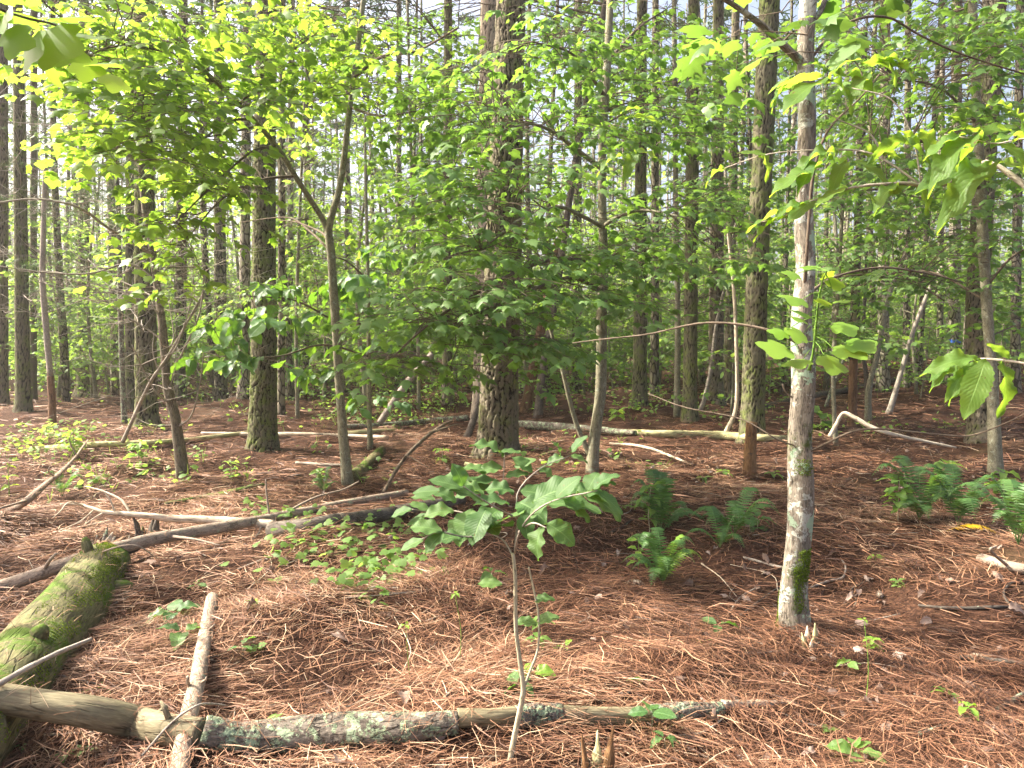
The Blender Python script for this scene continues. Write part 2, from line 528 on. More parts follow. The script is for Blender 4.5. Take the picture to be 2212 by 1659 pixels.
PINE = mat_pine('pine_bark', (.105, .088, .062), (.215, .185, .135), (.018, .014, .010), (.145, .170, .052), .42)
PINE_PALE = mat_pine('pale_pine_bark', (.27, .21, .16), (.40, .34, .27), (.05, .038, .03), (.20, .20, .10), .2)
PINE_GREEN = mat_pine('algae_pine_bark', (.085, .075, .050), (.175, .158, .105), (.016, .013, .009), (.125, .150, .045), .60)
FARPINE = mat_farpine('pine_bark_far', (.14, .12, .088), (.27, .235, .18), (.04, .033, .024), (.17, .195, .075), .5)
FARPALE = mat_farpine('pale_bark_far', (.22, .19, .145), (.36, .32, .255), (.065, .055, .042), (.21, .24, .10), .45)
MAPLEBARK = mat_bark('pale_maple_bark', (.105, .088, .066), (.275, .24, .19), .14, 60, (.50, .51, .44), 7, .54, .02, (.070, .095, .016), .575, 3.2, (.045, .036, .027), .9, .8, (.33, .44, .31))
SAPBARK = mat_bark('sapling_bark', (.125, .115, .075), (.26, .24, .165), .3, 46, (.36, .39, .30), 15, .58, .04, (.085, .11, .03), .64, 6, None, .5)
DEADTREE = mat_bark('peeling_dead_bark', (.085, .068, .05), (.20, .17, .125), .16, 50, (.27, .30, .19), 12, .60, .05, None, .6, 5, (.035, .026, .018), .9)
TWIGBARK = mat_bark('twig_bark', (.085, .062, .045), (.16, .125, .09), .3, 40)
GREYTWIG = mat_bark('grey_twig_bark', (.20, .17, .135), (.34, .30, .25), .3, 60)
DEADBARK = mat_bark('dead_twig_bark', (.12, .098, .075), (.26, .22, .175), .25, 45)
REDSNAG = mat_bark('rotten_red_wood', (.095, .050, .027), (.22, .13, .072), .1, 28, None, 9, .6, .05, None, .6, 4, (.07, .035, .02), .7)
ORANGESNAG = mat_bark('rotten_orange_wood', (.11, .055, .025), (.26, .15, .07), .12, 22, (.10, .07, .05), 6, .56, .06, (.05, .07, .02), .70, 5, (.08, .04, .02), .8)
MOSSLOG = mat_bark('mossy_log', (.070, .068, .030), (.155, .142, .068), .2, 18, (.26, .29, .17), 12, .68, .05, (.080, .135, .016), .535, 2.4, (.06, .052, .03), .9, .9, None, .07)
PEELED = mat_bark('peeled_log', (.12, .10, .06), (.22, .19, .115), .14, 26, (.50, .43, .26), 4, .60, .05, (.16, .18, .07), .64, 5, (.12, .09, .06), .5, .75)
LICHENBARK = mat_bark('lichen_bark', (.075, .062, .048), (.17, .145, .118), .5, 22, (.30, .37, .23), 16, .53, .03, (.13, .16, .05), .66, 7, (.03, .025, .02), 1.0, .9, (.25, .31, .20))
STICKBARK = mat_bark('stick_bark', (.20, .155, .115), (.33, .265, .20), .35, 36, (.42, .56, .40), 13, .60, .04, None, .6, 4, (.19, .14, .10), .6)
BRANCHBARK = mat_bark('fallen_branch_bark', (.21, .16, .12), (.36, .29, .225), .35, 36, (.40, .54, .38), 11, .62, .04, None, .6, 4, (.14, .10, .08), .6)
PALEWOOD = mat_bark('bleached_wood', (.40, .33, .24), (.60, .52, .40), .12, 30, None, 9, .6, .05, None, .6, 4, (.30, .22, .15), .5)
DARKLOG = mat_bark('dark_log', (.055, .045, .035), (.13, .11, .09), .4, 22, (.20, .22, .14), 10, .66, .06, (.10, .13, .03), .66, 5, None, .9)
YELLOWLOG = mat_bark('mossy_yellow_log', (.30, .27, .13), (.48, .45, .25), .2, 20, (.30, .35, .12), 6, .58, .08, None, .6, 4, (.17, .14, .08), .7)
DARKTWIG = mat_bark('dark_lichen_twig', (.045, .038, .032), (.10, .085, .07), .4, 30, (.45, .58, .38), 24, .60, .04)
PALESTEM = mat_bark('pale_sapling_stem', (.30, .26, .17), (.44, .40, .28), .25, 60, None, 9, .6, .05, None, .6, 4, None, .3)
GREENSTEM = mat_bark('green_stem', (.10, .20, .03), (.17, .30, .05), .3, 40)

L_MAPLE = mat_leaf('maple_leaf', (.085, .165, .045), (.155, .255, .080), (.27, .52, .065), .45, .45, .35)
L_GLOW = mat_leaf('backlit_leaf', (.080, .155, .030), (.14, .24, .05), (.36, .60, .06), .56, .45, .3)
L_BIG = mat_leaf('broad_leaf', (.045, .115, .035), (.085, .18, .055), (.20, .42, .03), .42, .40, .45, True)
L_NEAR = mat_leaf('chestnut_leaf', (.055, .125, .024), (.11, .20, .04), (.36, .58, .05), .55, .5, .25, True, .5)
L_SAP = mat_leaf('sapling_leaf', (.055, .118, .036), (.105, .185, .055), (.17, .36, .04), .38, .5, .3, True, .4)
L_UNDER = mat_leaf('understory_leaf', (.10, .19, .045), (.17, .28, .08), (.36, .60, .09), .5, .5, .25)
L_FAR = mat_leaf('far_leaf', (.11, .19, .055), (.19, .29, .09), (.38, .58, .10), .48, .6, .15)
L_FERN = mat_leaf('fern_leaf', (.048, .115, .034), (.095, .19, .052), (.16, .34, .04), .34, .45, .35)
L_LIME = mat_leaf('lime_leaf', (.14, .26, .035), (.21, .35, .055), (.42, .64, .05), .42, .42, .4)
L_YELLOW = mat_leaf('yellow_fern_leaf', (.55, .32, .02), (.62, .42, .04), (.5, .3, .02), .3, .5, .2)
NEEDLE_G = mat_leaf('green_needle', (.045, .085, .030), (.10, .16, .065), (.10, .18, .05), .3, .5, .25)
STRAW = mat_ramp('pine_straw', [(0, (.022, .011, .007)), (.30, (.085, .038, .022)), (.62, (.235, .112, .062)), (.86, (.40, .235, .14)), (1, (.55, .42, .29))], .6, .3, .10)
DEADLEAF = mat_ramp('dead_leaf', [(0, (.09, .055, .042)), (.4, (.20, .14, .11)), (.8, (.28, .21, .175)), (1, (.37, .31, .27))], .75, .2, .12)
CONE = mat_ramp('cone_scale', [(0, (.10, .07, .05)), (.6, (.24, .18, .13)), (1, (.5, .44, .36))], .8, .1)
REDNEEDLE = mat_ramp('red_dead_needle', [(0, (.22, .09, .04)), (1, (.42, .2, .10))], .8, .1)
MOSS = mat_leaf('moss', (.065, .115, .012), (.155, .215, .025), (.20, .30, .02), .3, .8, .1)
BLUE = NT('blue_paint'); BLUE = BLUE.out(BLUE.bsdf((.06, .16, .60), .6, .3))
# ------------------------------------------------------------------ ground and needle litter
def build_ground():
    na, r = 420, np.concatenate([np.geomspace(.25, 30, 170), np.geomspace(32, 240, 40)])
    th = np.arange(na) / na * 2 * math.pi
    x = r[:, None] * np.cos(th); y = r[:, None] * np.sin(th)
    z = ground(x, y)
    fade = np.clip((14 - r) / 8, 0, 1)[:, None]
    z = z + fade * (.012 * np.sin(x * 23 + 3 * np.sin(y * 7)) * np.sin(y * 19 + 2 * np.sin(x * 9)))
    V = np.stack([x, y, z], 2).reshape(-1, 3); V = np.vstack([V, A(0, 0, float(ground(0, 0)))])
    i = np.arange(len(r) - 1)[:, None] * na; j = np.arange(na)[None]; k = (j + 1) % na
    q = np.stack([i + j, i + na + j, i + na + k, i + k], 2).reshape(-1, 4)
    c = np.stack([np.full(na, len(V) - 1), np.arange(na), (np.arange(na) + 1) % na], 1)
    m = MB(); m.add(V, [q, c]); tag(m.build('ground', mat_ground()), kind='structure')


def wedge(n, r0, r1, half=.78, p=1.0):
    """n points of the ground in the camera's field, between the distances r0 and r1."""
    u = rng.uniform(0, 1, n) ** p
    r = np.sqrt(r0 ** 2 + (r1 ** 2 - r0 ** 2) * u)
    a = rng.uniform(-half, half, n)
    return r * np.sin(a), r * np.cos(a)


def needles():
    m = MB()
    for n, r0, r1, w, ln in ((80000, 1.7, 5.0, .0029, .19), (70000, 5.0, 9.0, .0046, .22), (52000, 9, 15, .0075, .26), (30000, 15, 27, .013, .36)):
        x, y = wedge(n, r0, r1)
        # heaps and bare spots: the straw lies in drifts
        dr = np.sin(x * 3.1 + 1.3 * np.sin(y * 2.3)) * np.sin(y * 2.7 + 1.1 * np.sin(x * 1.9))
        keep = rng.uniform(-1.25, 1, n) < dr + .25
        x, y = x[keep], y[keep]; k = len(x); dr = dr[keep]
        flow = 1.4 * np.sin(x * 1.3 + .7 * y) + 1.2 * np.sin(y * 1.7 - x * .6)
        a = np.where(rng.uniform(0, 1, k) < .45, flow + rng.normal(0, .5, k), rng.uniform(0, 2 * math.pi, k))
        l = ln * rng.uniform(.45, 1.15, k)
        z = ground(x, y) + rng.uniform(.002, .038, k) + np.clip(dr, 0, 1) * rng.uniform(0, .035, k)
        tilt = rng.normal(0, .12, k); tilt = np.where(rng.uniform(0, 1, k) < .025, rng.uniform(.25, .7, k), tilt)
        bend = rng.normal(0, .16, k)
        d = np.stack([np.cos(a), np.sin(a), tilt], 1); sd = np.stack([-np.sin(a), np.cos(a), 0 * a], 1)
        P0 = np.stack([x, y, z], 1)
        P1 = P0 + d * (l * .5)[:, None]
        P2 = P1 + (d * A(1, 1, .2) + sd * bend[:, None] * 1.6) * (l * .5)[:, None]
        w2 = (w * rng.uniform(.6, 1.25, k))[:, None] * .5
        sd2 = sd + A(0, 0, 1) * rng.normal(0, .5, k)[:, None]
        V = np.stack([P0 - sd2 * w2, P0 + sd2 * w2, P1 - sd2 * w2, P1 + sd2 * w2, P2 - sd2 * w2 * .5, P2 + sd2 * w2 * .5], 1).reshape(-1, 3)
        b = np.arange(k)[:, None] * 6
        q = np.concatenate([b + A(0, 1, 3, 2).astype(int), b + A(2, 3, 5, 4).astype(int)])
        r = np.clip(rng.beta(2.2, 2.2, k) + .12 * np.sin(x * .9 + y * .7) , 0, 1)
        m.add(V, [q], np.repeat(r, 6))
    # loose needles caught on logs and branches
    for P, rad, per in TOPS:
        ln = np.linalg.norm(np.diff(P, axis=0), axis=1).sum(); k = int(per * ln); T = nrm(np.gradient(P, axis=0))
        j = rng.integers(0, len(P), k); ph = rng.normal(0, .6, k); sd = nrm(np.cross(T[j], UP))
        up = np.cross(sd, T[j]); q = P[j] + (up * np.cos(ph)[:, None] + sd * np.sin(ph)[:, None]) * (rad[j] * 1.04 + .002)[:, None]
        d = nrm(T[j] * rng.normal(0, 1, k)[:, None] + sd * rng.normal(0, 1, k)[:, None] * np.cos(ph)[:, None] - up * (rng.normal(0, 1, k) * 0 + np.abs(rng.normal(0, .25, k)))[:, None])
        l = rng.uniform(.05, .14, k)[:, None]; s2 = nrm(np.cross(d, up)) * .0011
        V = np.stack([q - d * l * .5 - s2, q - d * l * .5 + s2, q + up * .004 - s2, q + up * .004 + s2, q + d * l * .5 - s2 * .6, q + d * l * .5 + s2 * .6], 1).reshape(-1, 3); b = np.arange(k)[:, None] * 6
        m.add(V, [np.concatenate([b + A(0, 1, 3, 2).astype(int), b + A(2, 3, 5, 4).astype(int)])], np.repeat(rng.uniform(.2, .95, k), 6))
    tag(m.build('pine_needle_litter', STRAW), kind='stuff')


def dead_leaves():
    m = MB()
    for n, r0, r1 in ((520, 2.0, 6.0), (620, 6.0, 13.0)):
        x, y = wedge(n, r0, r1)
        pick = rng.uniform(0, 1, n) < .55 + .4 * np.tanh(x / 2)
        x, y = x[pick], y[pick]; k = len(x)
        a = rng.uniform(0, 6.3, k)
        P = np.stack([x, y, ground(x, y) + rng.uniform(.012, .04, k)], 1)
        D = np.stack([np.cos(a), np.sin(a), rng.normal(.1, .25, k)], 1)
        N = UP + rng.normal(0, .45, (k, 3))
        t = rng.integers(0, 3, k)
        for i, tm in enumerate((oval(.34, 5, .9, 1.0, .12, .09), oval(.28, 5, -.7, 1.2, .06, .12), MAPLE_B)):
            s = t == i
            add_leaves(m, tm, P[s], D[s], N[s], rng.uniform(.035, .085, s.sum()))
    tag(m.build('leaf_litter', DEADLEAF), kind='stuff')


# ------------------------------------------------------------------ pines
def needle_tufts(mb, C, n, ln, w, mi=0, spread=1.0, up=.25):
    """Tufts of needles round the points C: thin strips fanning outward."""
    C = np.repeat(C, n, 0); k = len(C)
    d = nrm(rng.normal(0, 1, (k, 3)) * A(spread, spread, spread * .8) + A(0, 0, up))
    s = nrm(np.cross(d, rng.normal(0, 1, (k, 3))))
    l = (ln * rng.uniform(.6, 1.1, k))[:, None]; W = w * .5
    e = C + d * l - A(0, 0, .12) * l
    V = np.stack([C - s * W, C + s * W, e + s * W * .5, e - s * W * .5], 1).reshape(-1, 3)
    mb.add(V, [np.arange(k * 4).reshape(-1, 4)], np.repeat(rng.uniform(0, 1, k), 4), None, mi)


def pine_crown(mb, top, base, rad, ntuft, ln=.28, w=.035, per=9, mi=0):
    """Boughs with tufts of needles from base (lowest bough) to top."""
    ax = top - base; h = np.linalg.norm(ax)
    nb = max(6, int(ntuft / 14))
    for i in range(nb):
        t = rng.uniform(0, 1); p = base + ax * t
        a = rng.uniform(0, 6.28); L = rad * (1.05 - .75 * t) * rng.uniform(.6, 1.15)
        e = p + A(math.cos(a) * L, math.sin(a) * L, L * rng.uniform(.0, .45))
        tube(mb, np.array([p, .5 * (p + e) - A(0, 0, .05 * L), e]), [.035, .022, .008], 4, mi=1, caps=False)
        s = rng.uniform(.35, 1.05, 14)[:, None]
        C = p + (e - p) * s + rng.normal(0, .16 * L, (14, 3)) * A(1, 1, .5)
        needle_tufts(mb, C, per, ln, w, mi)


def dead_branch(p, az, L, r=.012, up=.15, subs=4, sag=.1):
    """A bare dead branch: crooked, with a few side twigs."""
    mb = MB()
    d = A(math.cos(az), math.sin(az), up)
    P = [p]
    for i in range(4):
        P.append(P[-1] + d * L / 4 + rv(.06) * L + A(0, 0, -sag * L / 4 * (1 if i < 2 else -.7)))
    P = spl(P, 9)
    tube(mb, P, np.linspace(r, r * .3, 9), 5)
    for k in range(subs):
        i = rng.integers(2, 8); l = L * rng.uniform(.2, .5)
        e = nrm(P[min(i + 1, 8)] - P[i] + rv(.09) * A(1, 1, 1.1)) + rv(.55)
        Q = np.array([P[i], P[i] + e * l * .5 + rv(.03), P[i] + e * l + rv(.08) + A(0, 0, .05)])
        tube(mb, spl(Q, 4), np.linspace(r * .5, r * .16, 4), 3, caps=False)
    return mb


def pine(label, base, utop, wb, wt, mat=PINE, H=17.0, fine=0, depth=.018, cw=.06, ch=.13, nd=0, group=None, crown=1500, z0=1.5, dmin=2.0, dmax=6.5, mid=None, flare=.35, name='pine_tree', deadL=(.5, 1.8), crownrad=2.4):
    g = gat(*base); Y = g[1]
    t = at(utop, 0, Y)
    zt = t[2]
    pts = [g - A(0, 0, .15)]
    if mid is not None: pts += [at(u, v, Y) for u, v in mid]
    pts += [t, t + (t - (pts[-1] if mid is not None else g)) / (t[2] - (pts[-1] if mid is not None else g)[2]) * (H - zt)]
    root = thing(name, label, 'tree', g, group)
    if Y < 17: HEAPS.append((g[0], g[1], .28 + pr(wb, Y) * 1.3, .03 + .13 * pr(wb, Y)))
    zz = [p[2] for p in pts]
    n = {0: 46, 1: 240, 2: 420}[fine]; sides = {0: 14, 1: 64, 2: 128}[fine]
    nv = int(n * .85)
    zs = np.concatenate([np.linspace(zz[0], zt + .3, nv), np.linspace(zt + .6, H, n - nv)])
    P = np.column_stack([np.interp(zs, zz, [p[i] for p in pts]) for i in (0, 1)] + [zs])
    if mid is not None:
        S = spl(pts, 60); o = np.argsort(S[:, 2]); P = np.column_stack([np.interp(zs, S[o, 2], S[o, i]) for i in (0, 1)] + [zs])
    r0, r1 = pr(wb, Y), pr(wt, Y)
    h = zs - g[2]
    rad = np.interp(h, [0, zt - g[2], H - g[2]], [r0, r1, max(.04, r1 * .25)]) + r0 * flare * 1.3 * np.exp(-np.clip(h, 0, None) / .20)
    mb = MB()
    tube(mb, P, rad, sides, disp=plates(depth, cw, ch, rng.uniform(0, 9)) if fine else lumps(.035, rng.uniform(0, 9)))
    mb.build('trunk', mat, root, g)
    for i in range(int(nd * 1.8)):
        z = rng.uniform(dmin, dmax); p = A(np.interp(z, zs, P[:, 0]), np.interp(z, zs, P[:, 1]), z)
        dead_branch(p, rng.uniform(0, 6.28), rng.uniform(*deadL), rng.uniform(.007, .014), rng.uniform(-.1, .35), rng.integers(4, 9)).build('dead_branch', GREYTWIG if base[0] < 700 else DEADBARK, root, g)
    if crown:
        mc = MB(); top = P[-1]; k = np.searchsorted(zs, H * .60)
        pine_crown(mc, top, P[min(k, len(P) - 2)], crownrad, crown / 9)
        mc.build('crown', [NEEDLE_G, DEADBARK], root, g)
    return root, P


def bough(root, g, P, L, ntuft):
    """A green bough of fine needles low on a tree."""
    mb = MB()
    tube(mb, spl(P, 7), np.linspace(.012, .004, 7), 4, mi=1)
    S = spl(P, 30)
    C = []
    for k in range(ntuft):
        p = S[rng.integers(6, 30)]; C.append(p + rv(.5) * L * A(1, 1, .45))
        tube(mb, np.array([p, C[-1]]), [.003, .0015], 3, mi=1, caps=False)
    needle_tufts(mb, np.array(C), 20, .15, .0075, 0, 1, .1)
    mb.build('bough', [NEEDLE_G, DEADBARK], root, g)


def build_pines():
    out = {}
    def P(key, *a, **k): out[key] = pine(*a, **k)
    big = dict(fine=2, crown=0)
    P('A', 'thickest pine, deep furrowed bark greened low down, behind the leafy maple branches', (1073, 988), 1104, 84, 62, fine=2, depth=.034, cw=.062, ch=.21, crown=4200, crownrad=3)
    P('A2', 'pale tan pine showing only as a strip beside the thickest pine', (1043, 900), 1060, 46, 42, PINE_PALE, fine=1, depth=.014, cw=.08, ch=.16, flare=.2)
    P('B', 'straight dark pine with greenish plated bark, shadowed on one side, near the forked sapling', (567, 983), 577, 57, 39, PINE_GREEN, fine=2, depth=.024, cw=.055, ch=.11, crown=3600, mid=[(570, 700), (571, 400)])
    P('C', 'ridged green pine standing behind the bent dead tree', (316, 922), 308, 44, 34, PINE_GREEN, fine=1, depth=.03, cw=.06, ch=.22, nd=14, deadL=(.8, 2.4))
    P('C2', 'green trunk pressed close beside the ridged pine behind the bent dead tree', (282, 886), 286, 24, 20, PINE_GREEN, fine=1, depth=.02)
    P('D', 'dark pine cut by the edge of the photo, leftmost of all trunks', (4, 876), 6, 23, 19, PINE, fine=1, depth=.014, nd=8)
    P('E', 'mossy green pine, second trunk in from the left edge of the photo', (50, 893), 38, 30, 18, PINE_GREEN, fine=1, depth=.014, nd=12)
    P('E2', 'slim dark pine just behind the mossy green pine near the left edge', (71, 862), 74, 14, 12, nd=9)
    P('F', 'grey brown pine with a flared foot, left of the bent dead tree', (180, 856), 182, 26, 18, fine=1, depth=.016, nd=10, flare=.7)
    P('I', 'light grey pine between the ridged pine and the dark plated pine', (389, 858), 396, 24, 18, FARPINE, nd=8)
    P('J', 'ivy flecked pine half way between bent dead tree and dark plated pine', (477, 864), 472, 27, 20, FARPINE, nd=8)
    P('K', 'pale green pine standing close left of the dark plated pine', (526, 860), 534, 24, 18, FARPALE, nd=6)
    P('L', 'thin brown trunk touching the right side of the dark plated pine', (607, 902), 610, 16, 13, FARPINE, nd=5)
    P('M', 'slim trunk second to the right of the dark plated pine', (624, 862), 630, 14, 11, FARPALE, nd=5)
    P('N', 'bare pale pole of a pine behind the forked sapling', (660, 850), 664, 13, 10, FARPALE, nd=5)
    P('N2', 'slim grey pine just to the right of the forked sapling', (748, 850), 752, 12, 9, FARPINE, nd=6)
    P('N3', 'tall slim pale pine halfway between the forked sapling and the thickest pine', (860, 850), 862, 13, 11, FARPALE, nd=6)
    P('N4', 'dark pine wrapped in vines near the pale leaning log', (966, 872), 968, 22, 17, PINE, fine=1, depth=.016, nd=8)
    P('V1', 'lime lichened pine first to the right of the twin stemmed maple', (1382, 876), 1386, 30, 20, PINE_GREEN, fine=1, depth=.018, nd=6)
    P('V2', 'grey pine behind the lime lichened pine', (1414, 858), 1416, 19, 14, FARPINE, nd=5)
    P('V0', 'dim pine behind the twin stemmed maple', (1245, 850), 1250, 22, 15, FARPINE, nd=5)
    P('V4', 'pine with bright green lit side, third to the right of the twin stemmed maple', (1490, 914), 1498, 31, 22, PINE_GREEN, fine=1, depth=.02, nd=6)
    P('V5', 'dark pine with a twin stem, behind the bent pale sapling', (1546, 872), 1552, 33, 22, PINE, fine=1, depth=.018, nd=5)
    P('V5b', 'twin of the dark pine, the more slender of the pair', (1574, 868), 1590, 22, 16, PINE, fine=1, depth=.016, nd=3)
    P('V6', 'stout pine with mossy bark right behind the broken orange snag', (1624, 958), 1662, 48, 40, PINE_GREEN, fine=1, depth=.022, cw=.06, ch=.13, mid=[(1634, 640)], crown=3600)
    P('Y', 'broad dark pine near the right edge behind the smooth grey sapling', (2121, 950), 2152, 46, 36, PINE, fine=1, depth=.02, mid=[(2112, 650)], nd=6, crown=3600)
    P('Z1', 'pale green pine with a blue painted ring', (2060, 822), 2068, 25, 19, FARPALE, nd=4)
    P('Z2', 'pale lichened pine left of the one with the blue ring', (2030, 822), 2036, 14, 11, FARPALE, nd=4)
    P('Z3', 'tall grey pine right of the lichen blotched maple', (1908, 840), 1912, 24, 20, FARPALE, nd=5)
    P('Z4', 'dark slim pine behind the leaning thin stems', (1958, 838), 1962, 15, 12, FARPINE, nd=5)
    P('Z5', 'green tinged trunk at the right edge beyond the broad dark pine', (2192, 846), 2204, 20, 15, FARPINE, nd=5)
    # blue ring round Z1
    root, tr = out['Z1']; g = A(*root.location); z = at(2060, 737, g[1])[2]
    k = np.argmin(abs(tr[:, 2] - z)); r = pr(25, g[1]) * 1.05
    mb = MB(); c = A(np.interp(z, tr[:, 2], tr[:, 0]), np.interp(z, tr[:, 2], tr[:, 1]), z)
    tube(mb, np.array([c - UP * .045, c + UP * .045]), r, 18, caps=False); mb.build('paint_ring', BLUE, root, g)
    # green boughs of fine needles, low on the pines by the left edge
    for key, pts in (('D', [(5, 250), (90, 280), (170, 330)]), ('E', [(45, 380), (110, 360), (200, 400)]), ('E', [(45, 520), (100, 560), (150, 640)]), ('E2', [(72, 300), (140, 250), (230, 300)]),
                     ('F', [(180, 380), (230, 330), (300, 360)]), ('F', [(180, 500), (120, 470), (70, 500)]), ('D', [(5, 420), (60, 440), (130, 500)]), ('C', [(305, 330), (240, 380), (180, 440)]),
                     ('E2', [(72, 620), (110, 650), (150, 720)]), ('C', [(305, 250), (350, 300), (400, 320)]), ('F', [(180, 230), (120, 190), (60, 200)])):
        root, tr = out[key]; g = A(*root.location)
        for e in range(2): bough(root, g, [at(u + e * 25 * (i > 0), v + e * 45 * (i > 0), g[1] - .3 * i + e * .5 * (i > 0)) for i, (u, v) in enumerate(pts)], .7, 30)
    return out


# ------------------------------------------------------------------ pines farther off: copies of a few
USED = []


def far_pines():
    protos = []
    for i in range(7):
        r = thing('pine_tree', 'slender bare pine among many in the far wood', 'tree', (0, 0, 0), 'pines of the far wood')
        H = rng.uniform(16, 20); mb = MB(); w = rng.uniform(.09, .15)
        P = spl([A(0, 0, -.2), A(*rng.normal(0, .12, 2), H * .4), A(*rng.normal(0, .3, 2), H)], 16)
        tube(mb, P, np.linspace(w, w * .3, 16), 10, disp=lumps(.05, i))
        mb.build('trunk', FARPALE if i % 3 == 0 else FARPINE, r)
        for k in range(7):
            z = rng.uniform(2, 10); p = A(np.interp(z, P[:, 2], P[:, 0]), np.interp(z, P[:, 2], P[:, 1]), z)
            dead_branch(p, rng.uniform(0, 6.28), rng.uniform(.6, 2.2), .011, rng.uniform(-.1, .3), 4).build('dead_branch', DEADBARK, r)
        mc = MB(); pine_crown(mc, P[-1], P[int(16 * .60)], 2.2, 45, .3, .045); mc.build('crown', [NEEDLE_G, DEADBARK], r)
        protos.append(r)
    spots = []
    taken = [(u, w) for u, w in USED]
    tries = 0
    def ok(x, y, d): return all((x - a) ** 2 + (y - b) ** 2 > d * d for a, b in spots)
    while len(spots) < 205 and tries < 20000:
        tries += 1
        Y = math.sqrt(rng.uniform(17 ** 2, 62 ** 2)); u = rng.uniform(-140, 2350)
        x = (u - CU) / F * Y
        if not ok(x, Y, 1.15): continue
        if Y < 24 and 1000 < u < 1130: continue
        spots.append((x, Y))
    first = set()
    for i, (x, y) in enumerate(spots):
        k = i % 7
        if k not in first: o = protos[k]; first.add(k)
        else:
            o = protos[k].copy(); COL.objects.link(o)
            for ch in protos[k].children:
                if y > 38 and ch.name.startswith('dead_branch'): continue
                c = ch.copy(); COL.objects.link(c); c.parent = o
        u = CU + x / y * F
        side = 'in front of the low needle bank' if y < 22 else ''
        lab = ('slender bare pine far off behind the bent dead tree and left edge' if u < 540 else 'slender bare pine far off behind the forked sapling' if u < 1000 else
               'slender bare pine far off behind the leafy twin stemmed maple' if u < 1600 else 'slender bare pine far off behind the thin leaning stems')
        o['label'] = lab; o['group'] = lab.replace('slender bare pine', 'slender bare pines')
        o.location = (x, y, float(ground(x, y)))
        o.rotation_euler = (rng.normal(0, .012), rng.normal(0, .012), rng.uniform(0, 6.28))
        s = rng.uniform(.75, 1.15); o.scale = (s * rng.uniform(.8, 1.25),) * 2 + (s,)


# ------------------------------------------------------------------ leafy saplings below the pines
def understory():
    protos = []
    for i in range(7):
        r = thing('understory_sapling', 'leafy sapling', 'sapling', (0, 0, 0), 'x')
        H = [2.2, 3.2, 4.5, 5.5, 6.5, 3.8, 1.6][i]
        mb = MB(); P = spl([A(0, 0, -.1), A(*rng.normal(0, .08 * H / 3, 2), H * .4), A(*rng.normal(0, .1 * H / 2, 2), H)], 12)
        tube(mb, P, np.linspace(.008 * H + .006, .006, 12), 6)
        L = Leafage()
        for k in range(int(15 + H * 5)):
            t = rng.uniform(.22, 1); p = P[int(t * 11)]; a = rng.uniform(0, 6.28); l = H * (.42 - .26 * t) * rng.uniform(.7, 1.3) + .25
            b = p + A(math.cos(a) * l * .45, math.sin(a) * l * .45, l * .15); e = p + A(math.cos(a) * l, math.sin(a) * l, l * rng.uniform(-.05, .35))
            tube(mb, np.array([p, b]), [.007, .004], 4, caps=False)
            spray(L, b, e, rng.uniform(.085, .12), .75, True, .3, .004, .4)
        mb.build('stem', SAPBARK, r)
        L.done([STAR, KITE, ROUND] if i % 2 else [STAR, STAR, KITE], 'foliage', [L_UNDER, TWIGBARK], r, None)
        protos.append(r)
    spots = []; tries = 0; first = set()
    while len(spots) < 250 and tries < 19000:
        tries += 1
        Y = math.sqrt(rng.uniform(14 ** 2, 40 ** 2)) if len(spots) < 110 else rng.uniform(19, 36); u = rng.uniform(-100, 2310); x = (u - CU) / F * Y
        if Y < 17 and (u < 240 or u > 1700 or 540 < u < 640): continue
        if any((x - a) ** 2 + (Y - b) ** 2 < .8 ** 2 for a, b in spots): continue
        spots.append((x, Y))
    for i, (x, y) in enumerate(spots):
        k = i % 7
        if k not in first: o = protos[k]; first.add(k)
        else:
            o = protos[k].copy(); COL.objects.link(o)
            for ch in protos[k].children: c = ch.copy(); COL.objects.link(c); c.parent = o
        u = CU + x / y * F
        lab = ('leafy green sapling among the distant trunks past the bent dead tree' if u < 540 else 'leafy green sapling among the distant trunks past the forked sapling' if u < 1000 else
               'leafy green sapling among the distant trunks past the twin stemmed maple' if u < 1600 else 'leafy green sapling among the distant trunks past the lichen blotched maple')
        o['label'] = lab; o['group'] = lab.replace('sapling among', 'saplings among')
        o.location = (x, y, float(ground(x, y))); o.rotation_euler = (0, 0, rng.uniform(0, 6.28))
        s = rng.uniform(.9, 1.6) * (.75 if y < 18 else 1); o.scale = (s, s, s * rng.uniform(.85, 1.15))


